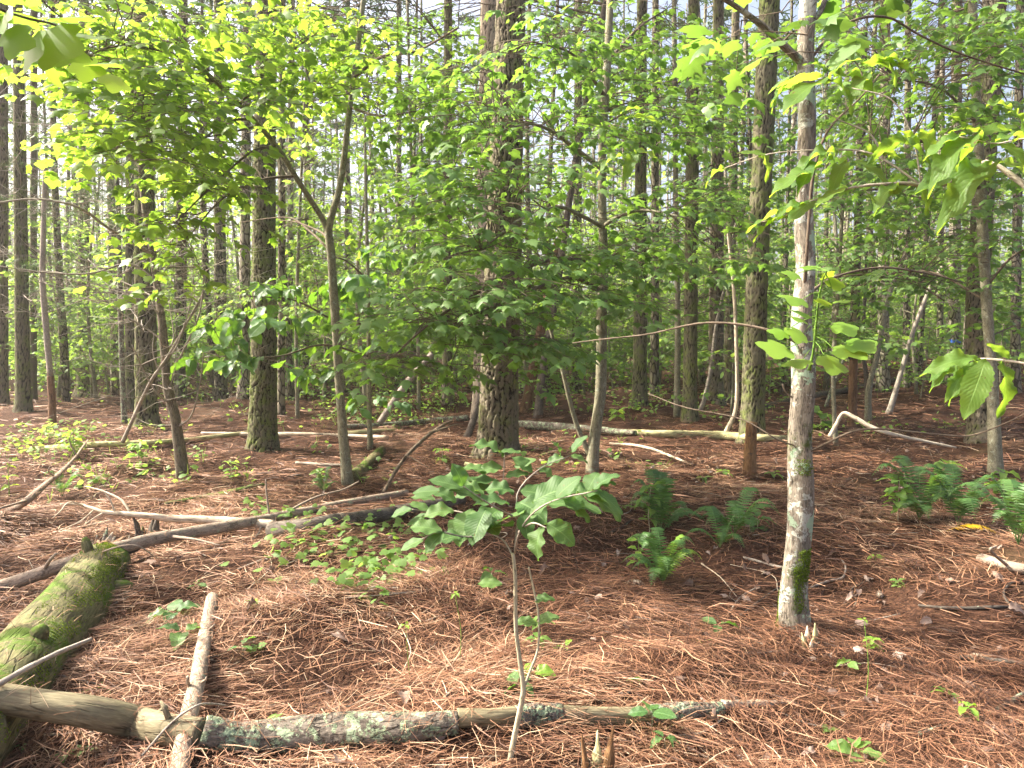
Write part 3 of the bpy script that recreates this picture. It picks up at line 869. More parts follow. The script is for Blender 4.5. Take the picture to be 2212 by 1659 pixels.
def far_wood():
    """The wood beyond the last trunks one can tell apart: leaf clumps in many layers."""
    mb = MB(); C = []
    for k in range(900 + 420):
        Y = rng.uniform(44, 85); x = rng.uniform(-.86, .86) * Y
        z = ground(x, Y) + (abs(rng.normal(0, 3.2)) + .3 if k < 900 else rng.uniform(6, 20))
        if k >= 900: x, Y = x * 1.15, Y * 1.15
        C.append((x, Y, z, rng.uniform(.7, 1.7)))
    C = np.array(C); k = 34
    P = np.repeat(C[:, :3], k, 0) + rng.normal(0, 1, (len(C) * k, 3)) * np.repeat(C[:, 3], k)[:, None] * A(1, 1, .5)
    P[:, 2] = np.maximum(P[:, 2], ground(P[:, 0], P[:, 1]) + .1)
    n = len(P); a = rng.uniform(0, 6.28, n)
    for k in range(260):
        Y = rng.uniform(62, 105); x = rng.uniform(-.84, .84) * Y; g = float(ground(x, Y)); H = rng.uniform(15, 21); w = rng.uniform(.10, .2)
        tube(mb, np.array([A(x, Y, g - .2), A(x + rng.normal(0, .15), Y, g + H * .5), A(x + rng.normal(0, .3), Y, g + H)]), [w, w * .75, w * .3], 6, mi=1)
    D = np.stack([np.cos(a), np.sin(a), rng.normal(-.2, .3, n)], 1)
    add_leaves(mb, KITE, P, D, UP + rng.normal(0, .6, (n, 3)), rng.uniform(.22, .42, n))
    tag(mb.build('far_wood', [L_FAR, FARPALE]), kind='stuff')


def ground_cover():
    """Low green growth over the needles, in patches."""
    mb = MB(); PP = []
    for u0, v0, u1, v1, n, h in ((0, 925, 430, 1010, 170, .22), (0, 940, 250, 985, 150, .25), (300, 890, 560, 945, 60, .2), (570, 850, 960, 930, 520, .3), (820, 820, 1010, 900, 380, .5), (1100, 845, 1480, 900, 330, .3),
                                 (0, 845, 560, 880, 260, .4), (1380, 850, 1760, 930, 220, .3), (1760, 850, 2212, 960, 150, .2), (400, 960, 1000, 1040, 60, .12), (0, 820, 2212, 850, 1500, .7), (1100, 930, 1700, 1040, 90, .1),
                                 (170, 990, 420, 1060, 90, .15)):
        nc = max(6, n // 9)
        cu = rng.uniform(u0, u1, nc); cv = rng.uniform(v0, v1, nc)
        for a, b in zip(cu, cv):
            g = gat(a, b)
            for j in range(9):
                x, y = g[0] + rng.normal(0, .16), g[1] + rng.normal(0, .2)
                PP.append((x, y, ground(x, y) + h * rng.uniform(.15, 1)))
    P = np.array(PP); n = len(P); a = rng.uniform(0, 6.28, n)
    D = np.stack([np.cos(a), np.sin(a), rng.normal(-.1, .35, n)], 1)
    k = rng.integers(0, 3, n)
    for i, tm in enumerate((STAR, ROUND, KITE)):
        s = k == i; add_leaves(mb, tm, P[s], D[s], UP + rng.normal(0, .45, (s.sum(), 3)), rng.uniform(.05, .10, s.sum()))
    # grassy stalks
    q = rng.choice(n, 900); G = P[q]; G[:, 2] = ground(G[:, 0], G[:, 1])
    needle_tufts(mb, G, 2, .22, .006, 0, .5, 1.0)
    tag(mb.build('ground_cover', L_UNDER), kind='stuff')
# ------------------------------------------------------------------ leafy trees of the middle ground
def line3(pts, Y0):
    """(u, v, dY) or (u, v) rows to points; dY counts from the tree's own depth."""
    return np.array([at(p[0], p[1], Y0 + (p[2] if len(p) > 2 else 0)) for p in pts])


def stemtube(name, P, w0, w1, Y, mat, root, g, n=40, sides=12, amp=.05, flare=0):
    if flare and w0 > 50: n, sides, amp = 160, 36, .075
    S = spl(P, n); rad = np.linspace(pr(w0, Y), pr(w1, Y), n)
    if flare: rad = rad * (1 + flare * np.exp(-np.linspace(0, 1, n) * 22))
    mb = MB(); tube(mb, S, rad, sides, disp=lumps(amp, rng.uniform(0, 9), 2, 5)); mb.build(name, mat, root, g)
    return S, rad


def deciduous(label, base, stems, branches=(), sprays=(), leaf=MAPLE, size=.115, lmat=None, bmat=SAPBARK, name='maple_tree', cat='tree', group=None, dense=1.0, ext=None,
              droop=.25, flat=.3, slen=(.45, .85), out=.8, alt=False, tmat=TWIGBARK, Y=None, fill=1.0):
    g = gat(*base)
    if Y is not None: g = at(base[0], base[1], Y); g[2] = ground(g[0], g[1])
    Y0 = g[1]
    root = thing(name, label, cat, g, group)
    nodes, nr = [], []
    for i, (pts, w0, w1, *mm) in enumerate(stems):
        P = line3(pts, Y0)
        if i == 0: P[0] = g - A(0, 0, .08)
        if ext and i in ext: P = np.vstack([P, P[-1] + nrm(P[-1] - P[-2]) * ext[i] + A(.15, .1, 0)])
        S, r = stemtube('trunk' if i == 0 else 'stem', P, w0, w1, Y0, mm[0] if mm else bmat, root, g, flare=.4 if i == 0 else 0)
        nodes.append(S[6:]); nr.append(r[6:])
    for pts, w0, w1 in branches:
        P = line3(pts, Y0)
        q = np.vstack(nodes); j = np.argmin(np.linalg.norm(q - P[0], axis=1)); P[0] = q[j]
        S, r = stemtube('branch', P, w0, w1, Y0, bmat if w0 > 9 else tmat, root, g, 24, 7)
        nodes.append(S[5:]); nr.append(r[5:])
    N = np.vstack(nodes); NR = np.concatenate(nr)
    L = Leafage()
    for u0, v0, u1, v1, d0, d1, n in sprays:
        n = int(round(n * fill))
        for k in range(n):
            c = at(rng.uniform(u0, u1), rng.uniform(v0, v1), Y0 + rng.uniform(d0, d1))
            # where a twig towards this spray would leave the tree
            dd = np.linalg.norm((N - c) * A(1, 1, 1.3), axis=1) + np.maximum(0, N[:, 2] - c[2]) * .5
            j = int(np.argmin(dd)); p = N[j]
            o = (c - p) * A(1, 1, 0); o = nrm(o) if np.linalg.norm(o) > .05 else nrm(A(rng.normal(), rng.normal(), 0))
            o = nrm(o + A(*rng.normal(0, .45, 2), 0))
            l = rng.uniform(*slen)
            b = c - o * l * .5; e = c + o * l * .5 - UP * l * rng.uniform(.05, .3)
            dist = np.linalg.norm(b - p)
            if dist > .06:
                m = p + (b - p) * .5 + UP * .10 * dist + rv(.05) * dist
                ra = min(NR[j] * .6, .004 + .0035 * dist)
                tube(L.mb, spl([p, m, b], 9), np.linspace(ra, .0035, 9), 5, mi=1, caps=False)
            spray(L, b, e, size * rng.uniform(.85, 1.15), dense, True, droop, .0038, flat, alt)
    if L.P: L.done(leaf, 'foliage', [lmat, tmat], root, g)
    return root, g, N


def build_leafy():
    # the twin stemmed maple whose branches hang before the thickest pine
    deciduous('twin stemmed maple whose drooping leafy branches hang across the thickest pine', (1278, 1022),
              [([(1278, 1022), (1284, 950), (1297, 850), (1300, 700), (1303, 550), (1300, 350), (1308, 200), (1318, 0), (1322, -250)], 27, 13), ([(1274, 985), (1240, 900), (1215, 800), (1190, 715), (1180, 640)], 11, 6)],
              [([(1297, 356), (1239, 319, -.4), (1200, 288, -.8), (1144, 268, -1.3), (1060, 290, -1.8)], 11, 3), ([(1302, 502), (1252, 464, -.4), (1208, 448, -.8), (1130, 470, -1.4), (1040, 540, -2)], 10, 3),
               ([(1312, 502), (1330, 471, -.2), (1391, 454, -.5), (1480, 470, -1)], 10, 3), ([(1310, 567), (1340, 540, .3), (1380, 515, .6), (1450, 500, 1)], 8, 3), ([(1302, 620), (1230, 600, -.8), (1120, 640, -1.6), (980, 700, -2.2)], 9, 3),
               ([(1308, 210), (1240, 120, -.6), (1150, 90, -1.4)], 8, 3), ([(1310, 130), (1380, 60, .3), (1440, 20, .8)], 7, 3), ([(1302, 560), (1200, 560, -1), (1090, 600, -1.8), (940, 690, -2.4), (850, 770, -2.6)], 9, 3)],
              [(860, 540, 1230, 690, -2.8, -.6, 32), (900, 420, 1260, 560, -2.6, 0, 34), (940, 270, 1300, 430, -2.4, .4, 36), (1050, 690, 1140, 800, -2.3, -1.8, 8), (820, 680, 980, 790, -2.8, -1.6, 14), (1240, 470, 1480, 660, -1.4, 1.4, 36),
               (1340, 400, 1640, 560, -1.2, 1.6, 30), (1120, 0, 1330, 280, -1.5, 1, 40), (1320, 0, 1560, 300, -1, 1.8, 40), (980, 590, 1200, 740, -2.8, -1.6, 18), (880, 90, 1100, 280, -2.4, 0, 26)],
              [MAPLE, MAPLE_B, MAPLE], .102, L_MAPLE, dense=.6, droop=.27, flat=.2, slen=(.55, 1.0))

    # the forked sapling with the bright crown
    deciduous('slender forked sapling with grey bark, one limb arching away under a bright lime crown', (752, 1047),
              [([(752, 1047), (738, 900), (725, 700), (715, 550), (710, 505), (715, 470), (735, 400), (750, 280), (760, 200), (785, 0), (800, -200)], 21, 9), ([(711, 508), (695, 470), (650, 400, -.2), (600, 320, -.4), (540, 250, -.6), (460, 170, -.9), (400, 110, -1.1), (340, 0, -1.3), (310, -120, -1.5)], 13, 5)],
              [([(545, 255, -.6), (500, 262, -.8), (440, 300, -1.2), (390, 350, -1.4)], 6, 2), ([(560, 270, -.6), (480, 290, -1), (420, 300, -1.4)], 5, 2), ([(590, 310, -.4), (540, 330, -.8), (450, 410, -1.4), (380, 480, -1.6)], 6, 2), ([(640, 385, -.2), (560, 390, -.5), (480, 430, -1), (400, 520, -1.3)], 6, 2),
               ([(470, 178, -.9), (400, 172, -1.2), (320, 250, -1.7), (250, 320, -2)], 6, 2), ([(430, 140, -1), (350, 110, -1.5), (250, 100, -2), (150, 140, -2.4)], 6, 2), ([(520, 230, -.7), (620, 120, -.4), (700, 60, -.3)], 6, 2), ([(718, 520), (690, 500, .3), (640, 480, .6), (600, 476, .8)], 7, 2),
               ([(712, 545), (670, 500, .4), (620, 470, .7), (520, 480, 1.1)], 6, 2), ([(765, 180), (830, 120, -.4), (900, 110, -.8), (990, 60, -1.2)], 8, 3), ([(757, 230), (820, 250, -.5), (900, 240, -.9)], 6, 2)],
              [(120, 0, 480, 130, -2.6, -.6, 44), (480, 0, 780, 140, -1.6, .6, 36), (150, 130, 480, 260, -2.6, -.8, 38), (480, 120, 700, 230, -1.6, .4, 20), (180, 250, 420, 350, -2.6, -1, 22), (380, 260, 620, 420, -1.8, .2, 22), (330, 380, 520, 500, -1.8, -.6, 13),
               (300, 480, 420, 640, -1.9, -1.2, 8), (640, 20, 900, 230, -1.4, .8, 26), (140, -200, 800, -30, -3, 1, 12)],
              [MAPLE, TULIP, MAPLE_B], .098, L_GLOW, name='forked_sapling', cat='sapling', dense=.55, flat=.28, droop=.28, fill=1.1, slen=(.5, .95))
    # yellow green, rounder leaves farther back between pine and fork
    deciduous('thin stemmed sapling with heart shaped lime leaves beside the forked sapling', (643, 908), [([(643, 908), (640, 700), (650, 400), (662, 150), (670, 0)], 8, 5)], [],
              [(590, 190, 790, 330, -1, 1, 26), (600, 330, 820, 520, -1, 1, 26), (640, 470, 800, 560, -1, 1, 8), (760, 60, 1020, 260, -1, 1.5, 34), (600, 560, 800, 700, -.5, 1.5, 14)], [ROUND, ROUND, KITE], .12, L_GLOW, name='lime_sapling', cat='sapling', dense=.55, flat=.5)
    # big leaved sapling: straight thin stem
    deciduous('straight thin sapling carrying large pointed leaves across the dark plated pine', (800, 968), [([(800, 968), (797, 850), (796, 700), (794, 560), (790, 400), (788, 250)], 11, 5)],
              [([(797, 690), (740, 700, -.6), (640, 650, -1.6), (540, 640, -2.2)], 5, 2), ([(797, 760), (700, 745, -.8), (600, 770, -1.7), (470, 770, -2.2)], 5, 2), ([(796, 600), (740, 560, -.4), (680, 560, -.8)], 5, 2), ([(798, 815), (815, 800, -.3), (830, 810, -.5)], 4, 2)],
              [(440, 650, 600, 720, -2.4, -1.6, 5), (560, 590, 720, 680, -2, -1, 7), (430, 740, 600, 800, -2.4, -1.6, 4), (640, 560, 800, 660, -1.2, .3, 8), (640, 650, 810, 800, -1.2, .4, 8), (770, 800, 850, 880, -.8, 0, 2), (700, 520, 900, 620, -.4, .8, 6)],
              [OVAL, BROAD], .21, L_BIG, name='hickory_sapling', cat='sapling', dense=.55, droop=.35, flat=.35, slen=(.35, .6))
    # leaning rotten stems right of the thickest pine
    deciduous('reddish rotten trunk leaning right beside the thickest pine', (1134, 890), [([(1134, 890), (1148, 820), (1171, 700), (1190, 600), (1205, 520)], 24, 15)], (), (), bmat=REDSNAG, name='leaning_tree')
    deciduous('dark mossy trunk leaning in a long bow behind the twin stemmed maple', (1161, 902), [([(1161, 902), (1172, 800), (1187, 720), (1213, 550), (1240, 370), (1280, 150), (1310, 0), (1330, -120)], 17, 13)],
              [([(1240, 370), (1200, 420, .4), (1170, 470, .8)], 6, 3)], [(1120, 0, 1400, 180, -1, 3, 34), (1150, 180, 1400, 330, -.5, 3, 22), (800, 0, 1080, 120, -.5, 3, 20)], [MAPLE, STAR], .11, L_MAPLE, bmat=DARKLOG, name='leaning_tree')
    # maples on the right
    deciduous('slim straight maple just left of the pine with the bright lit side', (1462, 900), [([(1462, 900), (1464, 700), (1460, 450), (1458, 200), (1456, 0), (1455, -150)], 13, 9)],
              [([(1462, 560), (1520, 520, -.5), (1600, 500, -1)], 6, 2), ([(1460, 400), (1530, 360, -.5), (1620, 330, -1)], 6, 2), ([(1460, 300), (1400, 260, -.4)], 5, 2)],
              [(1350, 80, 1560, 300, -2, 1, 36), (1480, 280, 1720, 460, -2.5, 0, 34), (1400, 400, 1700, 600, -2.5, .6, 34), (1500, 90, 1720, 280, -2.5, 0, 30), (1540, 560, 1700, 680, -2, 0, 8), (1560, 700, 1640, 800, -1.5, -.6, 4)], [MAPLE, MAPLE_B, STAR], .11, L_MAPLE, dense=.6, droop=.26, flat=.2, fill=1.6, slen=(.5, 1.0))
    deciduous('smooth grey sapling in front of the broad dark pine near the right edge', (2151, 1027), [([(2151, 1027), (2147, 900), (2138, 750), (2128, 600), (2118, 400), (2108, 200), (2100, 0), (2095, -150)], 25, 15)],
              [([(2118, 400), (2050, 330, -.4), (1950, 300, -.8), (1850, 330, -1.2)], 8, 3), ([(2112, 250), (2030, 190, -.2), (1930, 170, -.4)], 7, 3), ([(2130, 620), (2180, 560, -.2), (2230, 530, -.4)], 7, 3), ([(2105, 120), (2160, 60, -.3), (2230, 20, -.6)], 7, 3), ([(2132, 660), (2020, 590, .8), (1930, 590, 1.6), (1850, 620, 2.4)], 6, 3)],
              [(1760, 0, 2212, 140, -1.8, 2.5, 50), (1780, 140, 2212, 330, -1.2, 2.5, 42), (1900, 330, 2250, 560, -1, 2.5, 34), (2080, 560, 2250, 720, -.6, 2, 10), (1600, -420, 2200, -60, -2.5, 2, 10)], [MAPLE, MAPLE_B, STAR], .11, L_MAPLE, dense=.6, droop=.26, flat=.2, fill=1.6, slen=(.5, 1.0))
    deciduous('thin dark maple forking low among the leaning stems, leaves dark green', (1806, 960), [([(1806, 960), (1800, 800), (1812, 600), (1822, 400), (1830, 200), (1836, 0), (1840, -100)], 9, 6)],
              [([(1812, 600), (1900, 590, -.4), (1960, 600, -.6), (2040, 650, -.9)], 6, 3), ([(1820, 430), (1900, 410, -.4), (2000, 430, -.8)], 6, 3)],
              [(1770, 330, 2020, 470, -2, 1, 34), (1770, 470, 2060, 620, -1.6, 1.4, 34), (1960, 520, 2130, 640, -1, 1.4, 12), (1770, 620, 1900, 740, -.6, 1.6, 12)], [MAPLE, STAR], .11, L_MAPLE, dense=.6, droop=.26, flat=.2, fill=1.5, slen=(.5, 1.0))
    deciduous('thin leafy sapling behind the thickest pine, upright and pale', (905, 880), [([(905, 880), (902, 700), (890, 400), (885, 200), (880, 0)], 8, 6)], (), [(820, 230, 1050, 400, -1, 1.5, 30), (820, 380, 1000, 560, -1, 1.5, 24), (860, 560, 1040, 700, -.5, 2, 14), (900, 60, 1070, 250, -1, 1.5, 18)], [STAR, ROUND, KITE], .11, L_UNDER, name='pale_sapling', cat='sapling', dense=.6, fill=1.2)
    # thin stems on the right
    for lab, pts, w0, w1, mat in (
            ('grey stem leaning right with a crooked foot, first of the thin leaning stems', [(1875, 909), (1878, 833), (1895, 766), (1918, 649), (1942, 583), (1985, 470)], 13, 7, SAPBARK),
            ('dark stem rising straight from the same foot as the leaning grey stem', [(1873, 907), (1871, 816), (1863, 749), (1868, 649), (1872, 540)], 9, 6, DARKLOG),
            ('pale mottled stem leaning far over, outermost of the thin leaning stems', [(1918, 893), (1948, 799), (1968, 729), (1995, 656), (2015, 609), (2042, 566)], 11, 6, GREYTWIG),
            ('short leaning stem with lichen on its foot beside the broken red footed trunk', [(1783, 879), (1795, 843), (1815, 799), (1826, 760)], 8, 5, LICHENBARK)):
        deciduous(lab, pts[0], [(pts, w0, w1)], bmat=mat, name='leaning_sapling', cat='sapling')
    deciduous('grey brown trunk broken and red at its foot, right of the lichen blotched maple', (1840, 918), [([(1840, 918), (1842, 860), (1844, 772)], 18, 16), ([(1844, 776), (1848, 640), (1853, 500), (1862, 250), (1866, 60)], 20, 15, FARPINE)], (), (), bmat=REDSNAG, name='broken_tree')
    deciduous('bent pale sapling snaking up beside the stout mossy pine', (1510, 885), [([(1510, 885), (1522, 860), (1537, 790), (1548, 700), (1570, 600), (1590, 480)], 10, 6)], (), (), bmat=GREYTWIG, name='bent_sapling', cat='sapling')
    deciduous('thin curved sapling with peeling foot leaning before the stout mossy pine', (1553, 948), [([(1553, 948), (1575, 920), (1590, 880), (1592, 800), (1586, 640), (1572, 500)], 11, 6)], (), (), bmat=PALEWOOD, name='bent_sapling', cat='sapling')
    # snags
    deciduous('thin leaning grey snag with a bare red foot, near the left edge', (113, 914), [([(113, 914), (112, 860), (109, 812)], 15, 14, REDSNAG), ([(109, 814), (98, 690), (92, 600), (94, 480), (98, 360)], 13, 9)], (), (), bmat=GREYTWIG, name='dead_snag', cat='snag')
    deciduous('thin dark mottled dead trunk left of the ridged pine', (269, 914), [([(269, 914), (264, 800), (260, 650), (256, 500), (252, 350)], 12, 9)], (), (), bmat=LICHENBARK, name='dead_snag', cat='snag')
    deciduous('short broken snag with orange rotten wood, in front of the stout mossy pine', (1619, 1029), [([(1619, 1029), (1620, 990), (1622, 950), (1624, 912)], 30, 22)], (), (), bmat=ORANGESNAG, name='broken_snag', cat='snag')
    deciduous('dark split slab of wood leaning on the foot of the thickest pine', (1006, 945), [([(1006, 945), (1020, 915, .1), (1034, 870, .2), (1042, 825, .3)], 17, 9)], (), (), bmat=DARKLOG, name='leaning_slab', cat='slab')
    # the bent dead tree
    root, g, N = deciduous('bent dead tree with bare branches and peeling bark, between mossy log and ridged pine', (397, 1027),
              [([(397, 1027), (385, 950), (379, 905), (365, 850), (358, 790), (350, 700), (340, 620), (330, 545), (316, 470), (306, 380), (302, 280)], 23, 11)],
              [([(332, 548), (290, 525, -.2), (230, 490, -.5), (170, 448, -.8), (80, 430, -1), (-20, 440, -1.2)], 8, 3), ([(338, 610), (280, 570, -.1), (200, 590, -.4), (110, 590, -.7), (0, 575, -1)], 6, 2), ([(340, 640), (290, 620, .2), (225, 590, .3), (190, 560, .4)], 4, 2),
               ([(352, 740), (300, 700, -.2), (240, 660, -.3), (205, 620, -.4)], 4, 2), ([(385, 950), (412, 900, -.1), (430, 840, -.2), (440, 760, -.3)], 5, 2), ([(362, 830), (395, 760, -.1), (430, 680, -.2), (440, 600, -.3), (436, 560, -.3)], 5, 2), ([(358, 790), (385, 740, -.2), (410, 660, -.2), (418, 600, -.3)], 4, 2),
               ([(370, 870), (340, 850, -.2), (310, 800, -.4), (285, 745, -.6)], 4, 2), ([(345, 680), (310, 640, -.2), (260, 645, -.3)], 3, 2), ([(356, 770), (375, 730, .1), (365, 650, .2)], 4, 2), ([(330, 560), (370, 520, .1), (420, 470, .2)], 4, 2)],
              (), bmat=DEADTREE, tmat=GREYTWIG, name='dead_tree')
    for k in range(90):
        p = N[rng.integers(20, len(N))]
        if p[2] < .5: continue
        dead_branch(p, rng.uniform(0, 6.28), rng.uniform(.3, 1.2), .0055, rng.uniform(-.3, .5), 4).build('dead_twig', GREYTWIG, root, g)
    # long dead stick leaning on it
    # the lichen blotched maple close to the camera
    root, g, N = deciduous('lichen blotched pale maple trunk close to the camera, moss at its foot', (1720, 1357),
              [([(1720, 1357), (1714, 1290), (1722, 1190), (1732, 1070), (1727, 950), (1735, 830), (1731, 700), (1741, 590), (1736, 470), (1743, 300), (1741, 120), (1746, 0), (1752, -250), (1760, -600), (1765, -1000)], 56, 26)],
              [([(1726, 140), (1700, 105, -.05), (1640, 50, -.1), (1560, -5, -.2), (1450, -60, -.3)], 18, 8), ([(1752, 145), (1790, 80, .05), (1850, 42, .1), (1920, 38, .2), (1985, 75, .3), (2080, 118, .4), (2230, 165, .5)], 7, 3.5), ([(1750, 45), (1772, 25, 0), (1790, -30, .1)], 14, 10),
               ([(1738, 640), (1742, 560, -.1), (1748, 470, -.15), (1758, 370, -.2), (1790, 280, -.25), (1860, 210, -.3), (1900, 160, -.3)], 8, 3), ([(1715, 745), (1685, 722, -.05), (1640, 708, 0), (1570, 698, .1), (1500, 700, .2), (1400, 722, .4), (1300, 733, .7), (1237, 741, 1.0)], 7, 3),
               ([(1750, 985), (1790, 955, -.1), (1850, 930, -.1), (1920, 928, -.1), (2040, 940, -.1), (2100, 940, -.1), (2170, 915, -.2), (2240, 880, -.3)], 5, 2.5), ([(1716, 962), (1680, 950, -.1), (1600, 905, 0), (1480, 880, .2), (1400, 850, .5)], 3.5, 2), ([(1752, 640), (1800, 600, .2), (1900, 578, .3), (2000, 590, .4), (2080, 610, .6)], 7, 3),
               ([(1722, 870), (1700, 850, 0), (1690, 830, 0)], 5, 3)],
              [(1590, 20, 1800, 140, -.6, .6, 5), (1500, -400, 2100, -60, -1, 2, 10), (1300, -1100, 2300, -500, -1.5, 2.5, 16)], [MAPLE, TULIP], .12, L_MAPLE, MAPLEBARK, name='blotched_maple', dense=.5)
    for (a0, z0, z1, n) in ((2.6, .0, .22, 900), (-1.9, .12, .40, 1500), (-1.2, .30, .50, 900), (-1.7, .95, 1.05, 250)):
        m = MB(); k = np.arange(n); z = rng.uniform(z0, z1, n); a = rng.normal(a0, .38, n); P = g + np.stack([np.zeros(n), np.zeros(n), z], 1)
        Q = N[np.argmin(np.abs(N[:60, 2][None] - P[:, 2][:, None]), 1)] if False else None
        zz = N[:150, 2]; c = np.stack([np.interp(P[:, 2], zz, N[:150, i]) for i in (0, 1)] + [P[:, 2]], 1); r = .072 * (1 + .4 * np.exp(-z * 8))
        nn = np.stack([np.cos(a), np.sin(a), 0 * a], 1); add_leaves(m, KITE, c + nn * r * 1 if False else c + nn * np.reshape(r, (-1, 1)), nn + rng.normal(0, .6, nn.shape), rng.normal(0, 1, nn.shape), rng.uniform(.006, .013, n)); m.build('moss', MOSS, root, g)
    # leafy shoot growing at the maple
    g2 = at(1756, 790, 3.78); L = Leafage(); root = thing('leafy_shoot', 'bright lime shoot sprouting from the lichen blotched maple', 'shoot', g2)
    P = np.array([at(u, v, 3.78 - .05 * i) for i, (u, v) in enumerate([(1748, 800), (1760, 740), (1763, 700), (1768, 650), (1776, 610), (1786, 585)])])
    mb = MB(); tube(mb, spl(P, 20), np.linspace(.008, .003, 20), 6, disp=lumps(.3, 2, 30, 60)); S = spl(P, 20)
    for (u, v, s, du, dv, j) in ((1700, 752, .16, -60, 4, 4), (1735, 775, .12, -30, 14, 3), (1800, 752, .17, 80, 0, 5), (1830, 742, .15, 60, 4, 5), (1780, 768, .14, 30, 26, 4), (1800, 700, .13, 55, 10, 9), (1735, 720, .10, -40, 6, 8), (1735, 690, .10, -40, -14, 10),
                              (1745, 680, .09, -30, -4, 10), (1772, 655, .07, 12, -6, 14), (1806, 650, .09, 30, -2, 14), (1796, 620, .08, 16, -14, 18), (1735, 645, .13, -50, -8, 13), (1785, 600, .06, 4, -20, 19), (1720, 590, .08, -30, 4, 19), (1742, 575, .07, 14, 6, 19), (1695, 715, .09, -40, 6, 9)):
        q = at(u, v, 3.62); tube(mb, np.array([S[j], .5 * (S[j] + q) + UP * .01, q]), [.0025, .002, .0018], 4, caps=False)
        e = at(u + du, v + dv, 3.56); L.leaf(q, e - q, UP + rv(.18) - A(0, .5, 0), s * 1.1)
    mb.build('stem', GREENSTEM, root, g2); L.done(TULIP, 'foliage', [L_LIME], root, g2)
# ------------------------------------------------------------------ logs, branches and twigs on the ground
def pole(name, label, cat, pts, mat, sides=14, n=60, amp=.04, group=None, broken=0.0, twigs=(), bmat=None, tw=.0, sink=.55, f=(2, 7)):
    """A log, branch or stick. pts: rows (u, v, width) lie on the ground there; (u, v, width, Y) hang at depth Y."""
    C, W = [], []
    for p in pts:
        if len(p) == 3:
            g = gat(p[0], p[1] + p[2] * .5); r = pr(p[2], g[1]); g = g + UP * r * (2 * sink - 0.1)
        else:
            g = at(p[0], p[1], p[3]); r = pr(p[2], p[3])
        C.append(g); W.append(r)
    P = spl(np.array(C), n); rad = np.interp(np.linspace(0, 1, n), np.linspace(0, 1, len(W)), W)
    if broken: rad[-3:] *= np.array([.8, .55, .25]); rad[:1] *= .8
    mb = MB(); tube(mb, P, rad, sides, disp=lumps(amp, rng.uniform(0, 9), *f))
    if W[0] > .012: TOPS.append((P, rad, 70 if W[0] > .03 else 25))
    o = P[0]
    if not twigs and not tw:
        ob = mb.build(name, mat, None, o); tag(ob, label, cat, group); return ob, P
    root = thing(name, label, cat, o, group)
    mb.build('wood', mat, root, o)
    for t in twigs:                                     # (u, v, Y) chains that start on the wood
        Q = np.array([at(*q) for q in t[0]]); j = np.argmin(np.linalg.norm(P - Q[0], axis=1)); Q[0] = P[j]
        m = MB(); tube(m, spl(Q, 14), np.linspace(pr(t[1], Q[0][1]), pr(t[2], Q[-1][1]), 14), 6); m.build('side_branch', bmat or mat, root, o)
    for k in range(int(tw)):
        j = rng.integers(4, n - 4); a = nrm(rv() + UP * .7)
        m = MB(); l = rng.uniform(.03, .10); r = rad[j] * rng.uniform(.22, .34)
        tube(m, np.array([P[j] + a * rad[j] * .5, P[j] + a * (rad[j] + l * .6), P[j] + a * (rad[j] + l) + rv(.012)]), [r, r * .8, r * .35], 6); m.build('stub', bmat or mat, root, o)
    return root, P


